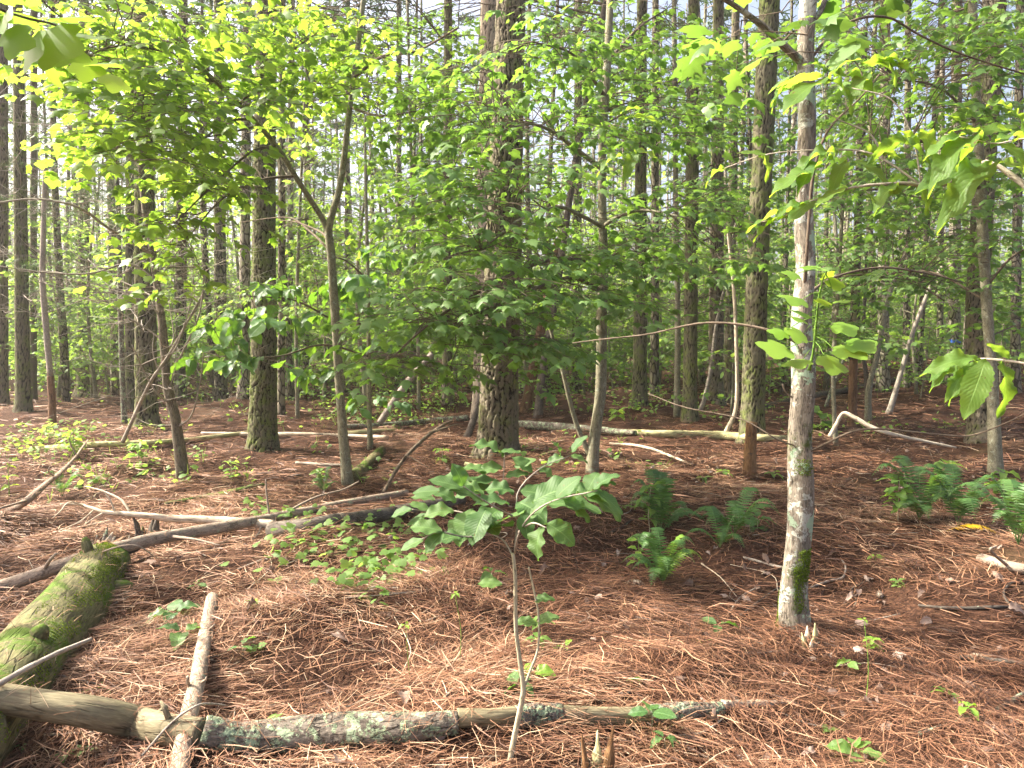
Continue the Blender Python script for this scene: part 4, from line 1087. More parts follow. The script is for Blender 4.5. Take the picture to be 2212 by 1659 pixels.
def build_wood():
    pole('mossy_log', 'thick barkless log with bright green moss at the bottom left of the photo', 'log',
         [(236, 1212, 60, 4.85), (226, 1220, 100, 4.72), (206, 1240, 118, 4.5), (165, 1300, 128, 4.05), (90, 1390, 150, 3.45), (0, 1505, 178, 2.88), (-110, 1640, 205, 2.42)], MOSSLOG, 40, 120, .05, tw=3, f=(1.5, 4))
    root = bpy.data.objects['mossy_log']; P, rad, _ = TOPS[-1]; o = A(*root.location); T = nrm(np.gradient(P, axis=0)); m = MB()
    k = 60000; j = rng.integers(0, len(P), k); ph = rng.uniform(-1.7, 1.9, k); t = j / (len(P) - 1)
    rt = nrm(np.cross(T, UP)); rt = rt * np.sign(rt[:, :1]); up = nrm(np.cross(rt, T)); up = up * np.sign(up[:, 2:])
    q = P[j]; fld = np.sin(q[:, 0] * 9 + q[:, 1] * 5 + ph * 2) + np.sin(q[:, 1] * 13 - ph * 4.1) + .7 * np.sin(q[:, 0] * 31 + ph * 9) + .5 * np.sin(q[:, 1] * 47 + ph * 17)
    den = 1.5 * np.exp(-((t - .45) / .17) ** 2 - ((ph - .75) / .45) ** 2) + .9 * np.exp(-((t - .25) / .12) ** 2 - ((ph - .1) / .5) ** 2) + .9 * np.exp(-((t - .8) / .2) ** 2 - ((ph - .9) / .5) ** 2)
    s = rng.uniform(0, 1, k) < np.clip(den + fld * .28 - .25, 0, 1); q, ph, j = q[s], ph[s], j[s]; nn = up[j] * np.cos(ph)[:, None] + rt[j] * np.sin(ph)[:, None]
    add_leaves(m, KITE, q + nn * (rad[j] * .99)[:, None], nn + rng.normal(0, .55, nn.shape), rng.normal(0, 1, nn.shape), rng.uniform(.004, .010, len(q)))
    m.build('moss', MOSS, root, o)
    for i in range(26):
        a = rng.uniform(-1.2, 1.2); c = rng.integers(4, 22); n1 = up[c] * math.cos(a) + rt[c] * math.sin(a); b = P[c] + n1 * rad[c] * .97
        mb = MB(); l = rng.uniform(.05, .15); d = nrm(-T[c] + rv(.35)); sd = np.cross(d, n1) * rng.uniform(.010, .028)
        V = np.array([b - sd, b + sd, b + d * l * .5 + sd * .8 + n1 * .015, b + d * l * .5 - sd * .9 + n1 * .012, b + d * l + n1 * rng.uniform(.0, .04)]); V = np.vstack([V, V + n1 * .006])
        mb.add(V, [[(0, 1, 2, 3), (5, 8, 7, 6), (0, 3, 8, 5), (1, 6, 7, 2)], [(3, 2, 4), (8, 9, 7), (2, 7, 9), (2, 9, 4), (3, 4, 9), (3, 9, 8)]]); mb.build('rotten_flake', REDSNAG if i % 3 else DARKLOG, root, o)
    pole('peeled_log', 'long half peeled log lying across the bottom, patched with pale lichen', 'log',
         [(-60, 1497, 62, 2.58), (0, 1508, 66, 2.60), (180, 1537, 70, 2.66), (300, 1562, 71), (360, 1574, 70), (440, 1584, 62)], PEELED, 28, 70, .05, tw=3)
    root = bpy.data.objects['peeled_log']; o = A(*root.location)
    C = [(438, 1584, 66, 2.82), (520, 1592, 58, 2.84), (620, 1588, 70, 2.86), (740, 1581, 72, 2.9), (870, 1571, 62, 2.94), (990, 1560, 46, 2.98)]
    for seg, mat in ((C, LICHENBARK), ([(988, 1560, 43, 2.98), (1060, 1553, 40, 3.0), (1115, 1550, 40, 3.02)], PEELED), ([(1113, 1549, 44, 3.02), (1160, 1549, 46, 3.03), (1212, 1550, 45, 3.05)], LICHENBARK),
                     ([(1211, 1552, 44, 3.05), (1340, 1549, 43, 3.08), (1400, 1546, 40, 3.1)], PEELED), ([(1399, 1546, 41, 3.1), (1480, 1538, 38, 3.13), (1560, 1530, 28, 3.17)], LICHENBARK), ([(1559, 1526, 20, 3.17), (1640, 1521, 16, 3.2), (1712, 1516, 7, 3.22)], PALEWOOD)):
        G = [gat(u, v + w * .5) for u, v, w, Y in seg]; P = spl(np.array([q + UP * pr(w, q[1]) * 1.0 for q, (u, v, w, Y) in zip(G, seg)]), 50); rad = np.interp(np.linspace(0, 1, 50), np.linspace(0, 1, len(seg)), [pr(w, q[1]) for q, (u, v, w, Y) in zip(G, seg)])
        TOPS.append((P, rad, 90)); mb = MB(); bk = mat is LICHENBARK
        if bk:
            P = spl(P, 150); rad = np.interp(np.linspace(0, 1, 150), np.linspace(0, 1, 50), rad) * 1.06; e = np.linspace(0, 1, 150); rad = rad * (1 - .10 * np.exp(-e * 60) - .10 * np.exp(-(1 - e) * 60))
        tube(mb, P, rad, 48 if bk else 26, disp=plates(.006, .034, .05, rng.uniform(0, 9), .05) if bk else lumps(.05, rng.uniform(0, 9), 3, 11)); mb.build('bark' if mat is LICHENBARK else 'bare_wood', mat, root, o)
    pole('stick', 'straight pale stick with knots, propped over the long half peeled log', 'stick',
         [(380, 1720, 44, 2.35), (389, 1655, 42, 2.48), (405, 1560, 40, 2.68), (427, 1466, 37, 3.0), (443, 1375, 31, 3.5), (459, 1291, 26, 4.0)], STICKBARK, 18, 80, .045, tw=0,
         twigs=[([(418, 1500, 2.9), (408, 1480, 2.88), (405, 1462, 2.86)], 11, 7), ([(432, 1480, 2.95), (442, 1470, 2.9), (446, 1462, 2.9)], 7, 3), ([(448, 1365, 3.55), (458, 1355, 3.5), (464, 1348, 3.5)], 7, 3), ([(455, 1312, 3.9), (466, 1312, 3.88), (478, 1311, 3.88)], 9, 6), ([(418, 1590, 2.65), (422, 1570, 2.6), (420, 1558, 2.6)], 9, 4)])
    pole('fallen_branch', 'long lichen dotted branch lying over the end of the mossy log', 'branch',
         [(-40, 1279, 33, 4.35), (0, 1268, 32, 4.4), (80, 1241, 31, 4.45), (190, 1203, 30, 4.55), (330, 1165, 27, 5.0), (470, 1141, 25, 5.5), (567, 1122, 20, 6.0), (640, 1108, 19, 6.4), (740, 1088, 17, 6.9), (880, 1064, 14, 7.4)], BRANCHBARK, 16, 120, .04, bmat=BRANCHBARK,
         twigs=[([(92, 1238, 4.45), (108, 1210, 4.4), (122, 1195, 4.4)], 9, 5), ([(380, 1160, 5.1), (420, 1165, 5.0), (475, 1178, 4.9)], 8, 3), ([(200, 1205, 4.55), (260, 1180, 4.4), (300, 1180, 4.4), (338, 1206, 4.5)], 5, 2), ([(565, 1120, 6), (560, 1150, 5.8), (540, 1172, 5.75)], 7, 4), ([(572, 1110, 6.1), (576, 1070, 6.1), (574, 1035, 6.1)], 5, 3), ([(600, 1110, 6.2), (680, 1075, 6.6), (740, 1058, 6.9), (775, 1040, 7.2)], 6, 3)])
    pole('peeled_branch', 'bleached branch with a sawn orange end and forked tips', 'branch',
         [(592, 1133, 20, 5.9), (520, 1128, 19, 5.9), (450, 1123, 17, 5.9), (370, 1120, 15, 5.85), (330, 1115, 12, 5.8), (270, 1110, 11, 5.8), (225, 1106, 9, 5.8), (170, 1090, 6, 5.85), (130, 1090, 4, 5.85)], PALEWOOD, 14, 80, .05,
         twigs=[([(285, 1112, 5.8), (262, 1080, 5.85), (225, 1062, 5.9), (200, 1054, 5.95), (182, 1050, 6)], 6, 2), ([(250, 1108, 5.8), (238, 1080, 5.8), (220, 1058, 5.8)], 5, 2), ([(225, 1106, 5.8), (205, 1118, 5.75), (180, 1135, 5.7)], 4, 2), ([(170, 1092, 5.8), (150, 1085, 5.7), (130, 1105, 5.6), (115, 1118, 5.6)], 4, 2), ([(200, 1100, 5.8), (170, 1128, 5.7), (118, 1150, 5.6)], 3, 2)])
    pole('dark_log', 'dark bark covered log in shade behind the bleached branch', 'log', [(585, 1146, 34), (680, 1134, 34), (780, 1118, 32), (880, 1102, 30), (1000, 1082, 26)], DARKLOG, 20, 70, .06)
    pole('mossy_pole', 'thin mossy pole lying on sunlit needles below the dark plated pine', 'pole', [(359, 1090, 12), (440, 1076, 15), (520, 1060, 15), (568, 1050, 13)], MOSSLOG, 12, 40, .06)
    pole('mossy_short_log', 'short green mossed log against the foot of the forked sapling', 'log', [(762, 1030, 26), (790, 1006, 25), (824, 974, 22)], MOSSLOG, 16, 30, .07)
    pole('arched_branch', 'dark bare branch arching up from the needles near the forked sapling', 'branch', [(828, 1064, 9, 7.6), (868, 998, 8, 8.1), (917, 947, 8, 8.6), (963, 915, 6, 9.1), (985, 908, 3, 9.3)], TWIGBARK, 8, 40, .06, twigs=[([(868, 998, 8.1), (880, 985, 8), (925, 1010, 7.8)], 4, 2), ([(944, 930, 8.8), (975, 920, 8.9), (1000, 915, 9.0)], 5, 2)])
    pole('fallen_tree', 'pale fallen trunk lying behind the dark plated pine', 'trunk', [(435, 936, 6), (540, 938, 8), (640, 938, 9), (740, 941, 9), (836, 945, 9)], PALEWOOD, 12, 50, .06)
    pole('fallen_tree', 'yellow mossed fallen trunk in the green undergrowth by the left edge', 'trunk', [(-30, 975, 13), (80, 970, 13), (190, 962, 12), (330, 956, 11), (430, 948, 11), (535, 935, 10)], YELLOWLOG, 14, 60, .06)
    pole('fallen_tree', 'grey lichen covered fallen trunk left of the thickest pine', 'trunk', [(735, 923, 11), (830, 918, 12), (920, 910, 12), (1012, 902, 11)], LICHENBARK, 14, 50, .07)
    pole('fallen_tree', 'greenish fallen trunk lying in front of the grey lichen covered one', 'trunk', [(740, 936, 8), (790, 933, 9), (850, 930, 8)], YELLOWLOG, 12, 30, .07)
    pole('fallen_tree', 'lichen crusted fallen trunk right of the thickest pine', 'trunk', [(1112, 916, 17), (1200, 922, 18), (1300, 930, 16), (1372, 936, 12)], LICHENBARK, 16, 60, .07)
    pole('fallen_tree', 'bare yellow fallen trunk running behind the broken orange snag', 'trunk', [(1340, 934, 15), (1440, 938, 17), (1560, 942, 18), (1640, 946, 18), (1716, 949, 14)], YELLOWLOG, 16, 60, .07)
    pole('fallen_tree', 'grey fallen trunk with a red broken end on the far rise', 'trunk', [(1600, 890, 9), (1648, 878, 10), (1740, 858, 12), (1825, 843, 13), (1930, 822, 12), (1996, 806, 10)], DARKLOG, 12, 60, .06)
    pole('leaning_log', 'pale grey log leaning up to the right behind the leaves', 'log', [(820, 914, 14, 12.2), (850, 868, 14, 12.3), (885, 820, 14, 12.5), (932, 765, 12, 12.8)], GREYTWIG, 12, 40, .05)
    pole('leaning_stick', 'long thin dead stick leaning against the bent dead tree', 'stick', [(265, 955, 9, 8.6), (292, 895, 8, 8.55), (325, 825, 7, 8.5), (363, 769, 6, 8.45), (405, 695, 5, 8.4), (443, 626, 4, 8.4)], GREYTWIG, 8, 50, .05,
         twigs=[([(340, 800, 8.5), (330, 760, 8.4), (333, 720, 8.4)], 4, 2), ([(405, 695, 8.4), (440, 640, 8.4), (443, 590, 8.4)], 4, 2)])
    pole('fallen_branch', 'crooked fallen branch by the left edge, its thin tip raised towards the bent dead tree', 'branch', [(-10, 1126, 16), (30, 1100, 16), (60, 1080, 15, 6.6), (100, 1045, 12, 6.9), (130, 1022, 9, 7.2), (165, 985, 6, 7.6), (190, 950, 3, 7.9)], BRANCHBARK, 10, 50, .07,
         twigs=[([(30, 1098, 6.3), (10, 1095, 6.2), (-10, 1100, 6.2)], 6, 4), ([(120, 1030, 7.1), (105, 1018, 7), (112, 1000, 7)], 4, 2), ([(165, 985, 7.6), (150, 950, 7.6), (165, 925, 7.6)], 4, 2)])
    pole('bent_branch', 'pale bent branch standing on end right of the lichen blotched maple', 'branch', [(1792, 944, 9, 9.6), (1806, 918, 8, 9.6), (1822, 893, 8, 9.6), (1848, 903, 9, 9.5), (1880, 922, 10, 9.4), (1920, 936, 9, 9.3), (1990, 952, 7, 9.5), (2065, 967, 5, 9.6)], PALEWOOD, 10, 60, .06)
    pole('pale_stick', 'pale crooked stick on the ground between twin stemmed maple and orange snag', 'stick', [(1318, 960, 7), (1360, 962, 7), (1400, 968, 7), (1440, 982, 6), (1492, 1003, 3)], PALEWOOD, 8, 40, .06)
    pole('broken_branch', 'stout pale broken branch at the right edge below the ferns', 'branch', [(2118, 1208, 20), (2170, 1220, 22), (2240, 1236, 24)], BRANCHBARK, 14, 40, .07, twigs=[([(2125, 1206, 4.7), (2140, 1190, 4.6), (2152, 1180, 4.6)], 8, 5)])
    for lab, pts, mat in (
            ('black twig tufted with pale lichen, lying level at the right edge', [(1985, 1309, 6), (2040, 1316, 7), (2090, 1316, 7), (2150, 1312, 8), (2230, 1312, 8)], DARKTWIG),
            ('curled dark twig looping above the level lichen tufted one', [(2225, 1258, 5), (2185, 1262, 5), (2168, 1285, 5), (2180, 1305, 5), (2200, 1312, 5)], DARKTWIG),
            ('short dark stick with a thick crust of pale lichen', [(2072, 1421, 10), (2110, 1424, 11), (2160, 1430, 9), (2220, 1438, 8)], DARKTWIG),
            ('dark lichen spotted twig pointing down to the seedling', [(1948, 1446, 5), (1965, 1470, 5), (1985, 1500, 4), (2000, 1530, 4)], DARKTWIG),
            ('knobbly lichen crusted branch in the bottom right corner', [(1985, 1590, 10), (2040, 1568, 10), (2100, 1552, 10), (2160, 1532, 12), (2215, 1500, 9)], LICHENBARK),
            ('grey twig bent like an elbow right of the maple foot', [(1750, 1270, 5), (1790, 1258, 5), (1820, 1250, 4), (1826, 1225, 4), (1815, 1205, 3)], GREYTWIG),
            ('thin grey twig running from maple foot to the right', [(1800, 1350, 5), (1835, 1325, 5), (1850, 1300, 4), (1838, 1275, 4), (1870, 1258, 3)], TWIGBARK),
            ('long pale twig between ferns and blotched maple', [(1605, 1205, 6), (1660, 1222, 7), (1710, 1232, 6)], PALEWOOD),
            ('dark twig lying below the forked sapling crown of the ferns', [(1600, 1330, 6), (1640, 1300, 5), (1680, 1270, 4)], DARKTWIG),
            ('thin twig crossing the straight pale stick', [(300, 1640, 6, 2.55), (370, 1562, 6, 2.6), (420, 1527, 5, 2.62), (450, 1520, 4, 2.7), (490, 1524, 3, 2.85)], GREYTWIG),
            ('grey broken stick crossing the thick mossy log', [(-20, 1487, 14, 2.55), (60, 1442, 13, 2.65), (130, 1408, 11, 2.75), (198, 1380, 8, 2.85)], GREYTWIG),
            ('pale splinter on the needles below the dark log', [(960, 1510, 5), (985, 1485, 5), (1010, 1465, 3)], PALEWOOD),
            ('dark twig in the needles right of the bright seedlings', [(1330, 1516, 6), (1390, 1478, 5), (1450, 1450, 4)], DARKTWIG),
            ('thin bent twig near the bottom edge below the half peeled log', [(910, 1652, 5), (950, 1612, 4), (965, 1590, 3)], GREYTWIG),
            ('pale twig on sunlit needles left of the bent dead tree', [(90, 1160, 5), (170, 1140, 5), (240, 1126, 4)], PALEWOOD),
            ('grey stick lying below the dark plated pine', [(640, 1000, 6), (700, 1004, 7), (760, 1006, 5)], GREYTWIG),
            ('thin twig lying in the open between forked sapling and dark plated pine', [(560, 1046, 5), (620, 1050, 6), (680, 1050, 4)], PALEWOOD),
            ('short chunk of mossy wood at the foot of the thickest pine', [(1005, 1004, 12), (1030, 1010, 13), (1062, 1012, 11)], YELLOWLOG),
            ('long dark stick among the needles left of the lichen blotched maple', [(1320, 1150, 6), (1345, 1137, 6), (1372, 1120, 4)], DARKTWIG),
            ('thin upright dead twig before the lichen blotched maple foot', [(1575, 1325, 4), (1600, 1290, 4), (1640, 1268, 3)], GREYTWIG)):
        ob, P = pole('twig', lab, 'twig', pts, mat, 7, 30, .10, 'twigs on the forest floor', f=(12, 31))
    # nameless twigs strewn over the needles
    n = 0
    for k in range(90):
        u, v = rng.uniform(0, 2212), 900 + 720 * rng.uniform(0, 1) ** 1.2
        g = gat(u, v)
        if g[1] > 13: continue
        a = rng.uniform(0, 6.28); l = rng.uniform(.2, .75); d = A(math.cos(a), math.sin(a), 0)
        Q = np.array([g, g + d * l * .5 + rv(.04) * A(1, 1, 0), g + d * l + rv(.09) * A(1, 1, 0)]); Q[:, 2] = ground(Q[:, 0], Q[:, 1]) + np.array([.012, .022, .016])
        mb = MB(); tube(mb, spl(Q, 9), np.linspace(.0042, .0018, 9) * rng.uniform(.6, 1.3), 5, disp=lumps(.15, k, 20, 50))
        side = 'sunlit needles' if u < 1000 else 'shaded needles'
        tag(mb.build('twig', GREYTWIG if k % 3 else PALEWOOD, None, g), 'small bare twig strewn over the ' + side, 'twig', 'small twigs strewn over the ' + side)
    # splintered stumps
    for nm, lab, u, v, px, mats, hts in (('splintered_stump', 'small splintered stump poking up at the bottom edge', 1290, 1690, 66, (ORANGESNAG, YELLOWLOG, DARKLOG), (.20, .16, .13, .20, .10, .07)),
                                   ('splintered_stump', 'hollow broken stub of wood just below the lichen blotched maple', 1748, 1398, 34, (YELLOWLOG, PALEWOOD, DARKLOG), (.13, .10, .05, .09, .06, .04)),
                                   ('splintered_stump', 'dark jagged stump standing up behind the bleached branch', 318, 1165, 40, (DARKLOG, DARKLOG, MOSSLOG), (.26, .20, .10, .22, .12, .08)),
                                   ('splintered_stump', 'grey knobbly stump end beside the dark jagged stump', 218, 1180, 36, (PALEWOOD, LICHENBARK, GREYTWIG), (.10, .14, .08, .06, .05, .10))):
        g = gat(u, v); r = pr(px, g[1]); root = thing(nm, lab, 'stump', g)
        for i, h in enumerate(hts):
            a = i / len(hts) * 6.28 + .4; q = g + A(math.cos(a), math.sin(a), 0) * r * .7
            mb = MB(); P = spl(np.array([q - UP * .05, q + UP * h * .5 + A(math.cos(a), math.sin(a), 0) * r * .25, q + UP * h + A(math.cos(a), math.sin(a), 0) * r * rng.uniform(.2, .8)]), 9)
            tube(mb, P, np.linspace(r * .5, r * .07, 9) * np.array([1, 1.1, 1, .9, 1, .8, .7, .8, .5]), 8, disp=lumps(.22, i, 14, 33)); mb.build('splinter', mats[i % 3], root, g)
    # pine cones
    for lab, u, v, ln, az in (('closed grey pine cone lying on needles left of the young sapling stem', 1098, 1296, 34, .1), ('pine cone lying in shade right of the lichen blotched maple', 1900, 1292, 22, 1.2), ('half buried pine cone right of the first shaded cone', 2108, 1430, 34, -.3), ('pine cone by the dark plated pine', 640, 1030, 12, .6), ('pine cone beneath the ferns', 1370, 1276, 46, .05)):
        g = gat(u, v); L = ln * g[1] / F; g[2] += L * .22; ax = A(math.cos(az), math.sin(az), .05); s1 = nrm(np.cross(ax, UP)); s2 = np.cross(s1, ax)
        root = thing('pine_cone', lab, 'pine cone', g, 'pine cones'); mb = MB(); tube(mb, np.array([g - ax * L * .45, g, g + ax * L * .45]), [L * .08, L * .16, L * .04], 8, .1); mb.build('core', CONE, root, g)
        m = MB(); k = np.arange(95); t = (k + .5) / 95; ph = k * 2.39996; R = L * .24 * np.sin(math.pi * (t * .86 + .12)) ** .7
        rad = np.cos(ph)[:, None] * s1 + np.sin(ph)[:, None] * s2
        add_leaves(m, _fan([(0, 0), (.42, .35), (.45, .8), (0, 1.0)], -.2, -.3), g + ax * ((t - .5) * L)[:, None] + rad * (R * .45)[:, None], rad * .9 + ax * .6, -ax + rad * .5, R * .95 + .003)
        m.build('scales', CONE, root, g)


# ------------------------------------------------------------------ ferns and seedlings
def fern(label, u, v, n, L, mat=None, group='christmas ferns', spread=1.0, az0=None, lime=0):
    g = gat(u, v); root = thing('fern', label, 'fern', g, group)
    for i in range(n):
        az = (i + rng.uniform(-.35, .35)) / n * 6.28 if az0 is None else az0 + rng.normal(0, .5)
        l = L * rng.uniform(.7, 1.15); rise = rng.uniform(.8, 1.8) / spread
        h = A(math.cos(az), math.sin(az), 0); t = np.linspace(0, 1, 9)[:, None]
        P = g + h * l * (t * (1 - .25 * rise) * .85) + UP * l * (rise * 1.25 * t - (.35 + .62 * rise) * t ** 2.3) + UP * .01
        mb = MB(); tube(mb, P, np.linspace(.0028, .001, 9), 4, .8, caps=False)
        S = spl(P, 30); T = nrm(np.gradient(S, axis=0)); sd = nrm(np.cross(T, UP)); nn = np.cross(sd, T)
        k = np.arange(4, 30); tt = k / 29; w = l * .135 * np.sin(math.pi * (.16 + .84 * tt)) ** .75 + .004
        for s in (-1, 1):
            add_leaves(mb, PINNA, S[k], sd[k] * s + T[k] * .28 - UP * .12 + rng.normal(0, .05, (len(k), 3)), nn[k] + rng.normal(0, .12, (len(k), 3)), w * rng.uniform(.88, 1.08, len(k)), np.full(len(k), rng.uniform(.1, .9)))
        mb.build('frond', mat or (L_LIME if i < lime else L_FERN), root, g)


def seedling(label, u, v, leaf, n, px, hpx, mat=None, group=None, size=None, name='seedling', lean=(0, 0), tiers=1):
    """A small plant: a stem of height hpx with tiers of n leaves px long (in the photograph's units)."""
    g = gat(u, v); Y = g[1]; h = hpx * Y / F; s = px * Y / F
    root = thing(name, label, 'seedling', g, group)
    top = g + A(lean[0], lean[1], h)
    P = spl(np.array([g - UP * .02, g + UP * h * .5 + rv(.01), top]), 8)
    mb = MB(); tube(mb, P, np.linspace(.0022, .0012, 8) * max(1, Y / 3.5), 5); mb.build('stem', GREENSTEM if mat is L_LIME else PALESTEM, root, g)
    L = Leafage()
    for k in range(tiers):
        q = P[-1] if tiers == 1 else g + (top - g) * (.35 + .65 * k / (tiers - 1)); a0 = rng.uniform(0, 6.28)
        for i in range(n):
            a = a0 + i / n * 6.28 + rng.normal(0, .25)
            d = A(math.cos(a), math.sin(a), rng.normal(.05, .2))
            L.leaf(q + d * s * .12, d, UP + rv(.3), s * rng.uniform(.7, 1.1))
    L.done(leaf, 'foliage', [mat or L_SAP, TWIGBARK], root, g)


def build_plants():
    fern('upright fern in the tuft left of the blotched maple, behind the front one', 1428, 1155, 13, 0.59)
    fern('front fern of the group left of the blotched maple, with lime young fronds', 1432, 1265, 16, 0.48, lime=2)
    fern('spreading fern nearest to the blotched maple on its left side', 1585, 1160, 10, 0.56, spread=1.4)
    fern('small fern at the foot of the spreading one', 1555, 1185, 6, 0.39)
    fern('dark fern beside the leafy shrub right of the blotched maple', 1985, 1125, 10, 0.67)
    fern('tall fern above the yellow dying frond', 2070, 1140, 10, 0.70)
    fern('big arching fern cut by the right edge', 2200, 1180, 11, 0.70, lime=1)
    fern('yellow dying fern frond low on the needles', 2045, 1150, 1, 0.59, L_YELLOW, 'dying fern fronds', 3, -.35)
    fern('small thin fern by the crooked fallen branch at the left edge', 135, 1075, 6, 0.42)
    fern('tiny pale fern above the thin mossy pole', 700, 1065, 6, 0.35)
    # leafy low shrubs among the ferns
    seedling('bushy bright green shrub left of the dark fern by the right edge', 1940, 1130, OVAL, 5, 38, 95, L_UNDER, 'leafy little shrubs', name='shrub', tiers=6)
    seedling('leafy shrub growing through the tall fern at the right', 2040, 1100, OVAL, 5, 34, 100, L_UNDER, 'leafy little shrubs', name='shrub', tiers=5)
    seedling('leafy shrub at the right edge above the big arching fern', 2165, 1090, OVAL, 5, 34, 70, L_UNDER, 'leafy little shrubs', name='shrub', tiers=4)
    seedling('thin shrub with oval leaves rising out of the upright fern', 1405, 1160, OVAL, 4, 34, 110, L_UNDER, 'leafy little shrubs', name='shrub', tiers=4)
    seedling('thin lime shrub trailing down to the front fern', 1378, 1235, OVAL, 3, 26, 70, L_LIME, 'leafy little shrubs', name='shrub', tiers=3)
    seedling('low shrub with broad leaves under the spreading fern', 1635, 1150, OVAL, 5, 40, 30, L_SAP, 'leafy little shrubs', name='shrub', tiers=2)
    S = 'seedlings on the forest floor'
    for lab, u, v, lf, n, px, h, m, t in (
            ('seedling with big lobed leaves left of the straight pale stick', 375, 1345, BROAD, 4, 55, 22, L_BIG, 1), ('lower seedling with long lobed leaves touching the straight pale stick', 395, 1385, BROAD, 3, 62, 20, L_SAP, 1),
            ('three leaved seedling between thick mossy log and pale stick', 208, 1498, OVAL, 3, 36, 6, L_SAP, 1), ('seedling with two broad leaves in front of the half peeled log', 462, 1608, BROAD, 4, 55, 24, L_SAP, 1),
            ('lime seedling growing over the lichen bark of the half peeled log', 590, 1590, MAPLE, 4, 42, 28, L_UNDER, 1), ('dark seedling in the open right of the pale stick', 522, 1412, BROAD, 3, 36, 18, L_SAP, 1),
            ('small toothed seedling in the open right of the pale stick', 556, 1410, IVY, 4, 22, 12, L_UNDER, 1), ('dark green vine seedling in the bottom left corner', 140, 1648, OVAL, 5, 34, 14, L_SAP, 1),
            ('low green seedling next to the corner, below the half peeled log', 186, 1640, OVAL, 5, 30, 14, L_SAP, 1), ('tiny seedling by the bottom left edge', 48, 1620, OVAL, 3, 26, 6, L_SAP, 1),
            ('seedling between the thick mossy log and long branch', 425, 1272, OVAL, 3, 28, 8, L_SAP, 1), ('small seedling right of the long branch', 545, 1315, IVY, 4, 22, 18, L_UNDER, 1),
            ('lime oak seedling at the foot of the young sapling', 1150, 1480, BROAD, 5, 44, 30, L_LIME, 1), ('darker oak seedling under the lime one by the young sapling', 1120, 1500, BROAD, 4, 40, 22, L_SAP, 1),
            ('tall thin seedling right of the young sapling stem', 1160, 1400, OVAL, 5, 34, 60, L_UNDER, 2), ('seedling left of the young sapling stem', 1062, 1262, OVAL, 3, 38, 24, L_SAP, 1),
            ('seedling with ragged pointed leaf right of the half peeled bare wood', 1405, 1590, BROAD, 3, 52, 50, L_BIG, 1), ('seedling in front of the lichen end of the half peeled log', 1435, 1640, OVAL, 4, 34, 40, L_SAP, 1),
            ('small drooping seedling left of the blotched maple foot', 1552, 1375, OVAL, 3, 42, 26, L_SAP, 1), ('little maple seedling below the drooping one', 1515, 1390, MAPLE, 4, 20, 8, L_UNDER, 1),
            ('seedling with lime leaves right of the hollow stub', 1830, 1460, OVAL, 5, 30, 28, L_UNDER, 1), ('feathery lime seedling beyond the hollow stub', 1885, 1400, OVAL, 8, 22, 20, L_LIME, 2),
            ('bright seedling by the dark lichen spotted twig', 2045, 1520, OVAL, 4, 36, 20, L_UNDER, 1), ('lime seedling in the lower right above the knobbly branch', 2090, 1560, OVAL, 4, 34, 34, L_LIME, 1),
            ('grassy seedling with long blades at the bottom edge', 1850, 1640, OVAL, 6, 60, 20, L_UNDER, 1), ('pale green seedling at the bottom edge right of the splintered stump', 1790, 1590, MAPLE, 3, 24, 16, L_UNDER, 1),
            ('tiny maple seedling among needles above the half peeled log', 1370, 1478, MAPLE, 4, 22, 14, L_UNDER, 1), ('seedling with red tinged stalk in the open', 1222, 1405, OVAL, 3, 26, 6, L_LIME, 1),
            ('seedling just behind the orange snag', 1562, 1032, OVAL, 6, 22, 14, L_UNDER, 1), ('low seedling left of the orange snag', 1520, 1040, OVAL, 5, 20, 8, L_UNDER, 1), ('seedling between orange snag and blotched maple', 1670, 1040, OVAL, 6, 22, 16, L_UNDER, 1),
            ('fresh seedling growing before the lichen crusted trunk', 1332, 905, OVAL, 6, 24, 16, L_LIME, 2), ('leafy seedling at the foot of the twin stemmed maple', 1345, 1105, OVAL, 4, 26, 12, L_UNDER, 1), ('seedling right of the maple at mid height of the photo', 1772, 935, BROAD, 5, 34, 40, L_UNDER, 2),
            ('seedling in the green patch by the left edge', 300, 1000, OVAL, 6, 26, 40, L_UNDER, 3), ('lime weed standing in the green patch left of the bent dead tree', 160, 990, OVAL, 5, 24, 55, L_LIME, 4), ('tall pale weed by the left edge', 20, 1075, OVAL, 3, 18, 70, L_LIME, 3),
            ('small seedling below the dark plated pine', 690, 1040, OVAL, 5, 24, 20, L_UNDER, 2), ('seedling with many leaves right of the bent dead tree', 500, 1040, OVAL, 5, 20, 40, L_UNDER, 3), ('seedling near the arched bare branch', 955, 1000, OVAL, 5, 22, 26, L_UNDER, 2),
            ('tiny weed on the needles right of the ferns', 1890, 1215, OVAL, 4, 20, 10, L_LIME, 1), ('weed on the shaded needles under the ferns at the right', 1940, 1270, OVAL, 5, 18, 14, L_UNDER, 2)):
        seedling(lab, u, v, lf, n, px, h, m, S, tiers=t)
    for lab, u, v, h in (('bare thin stalk with a green tip left of the young sapling', 992, 1440, 165), ('short bare stalk with a green tip, left of the thin stalk', 886, 1465, 120), ('tall bare green stalk right of the blotched maple', 1870, 1520, 190)):
        seedling(lab, u, v, OVAL, 3, 16, h, L_LIME, 'bare green stalks', name='stalk', lean=(-.02, 0))
    # the trailing vine with lobed leaves
    g = gat(780, 1215); root = thing('trailing_vine', 'patch of trailing vine with many lobed leaves over the dark log', 'vine', g)
    L = Leafage(); stems = [[(880, 1120), (800, 1150), (740, 1190), (690, 1230)], [(860, 1150), (800, 1190), (770, 1240), (740, 1290)], [(700, 1150), (640, 1190), (600, 1240)], [(850, 1180), (860, 1240), (800, 1270)], [(900, 1230), (870, 1260), (760, 1300)], [(560, 1120), (600, 1130), (680, 1150)]]
    mb = MB()
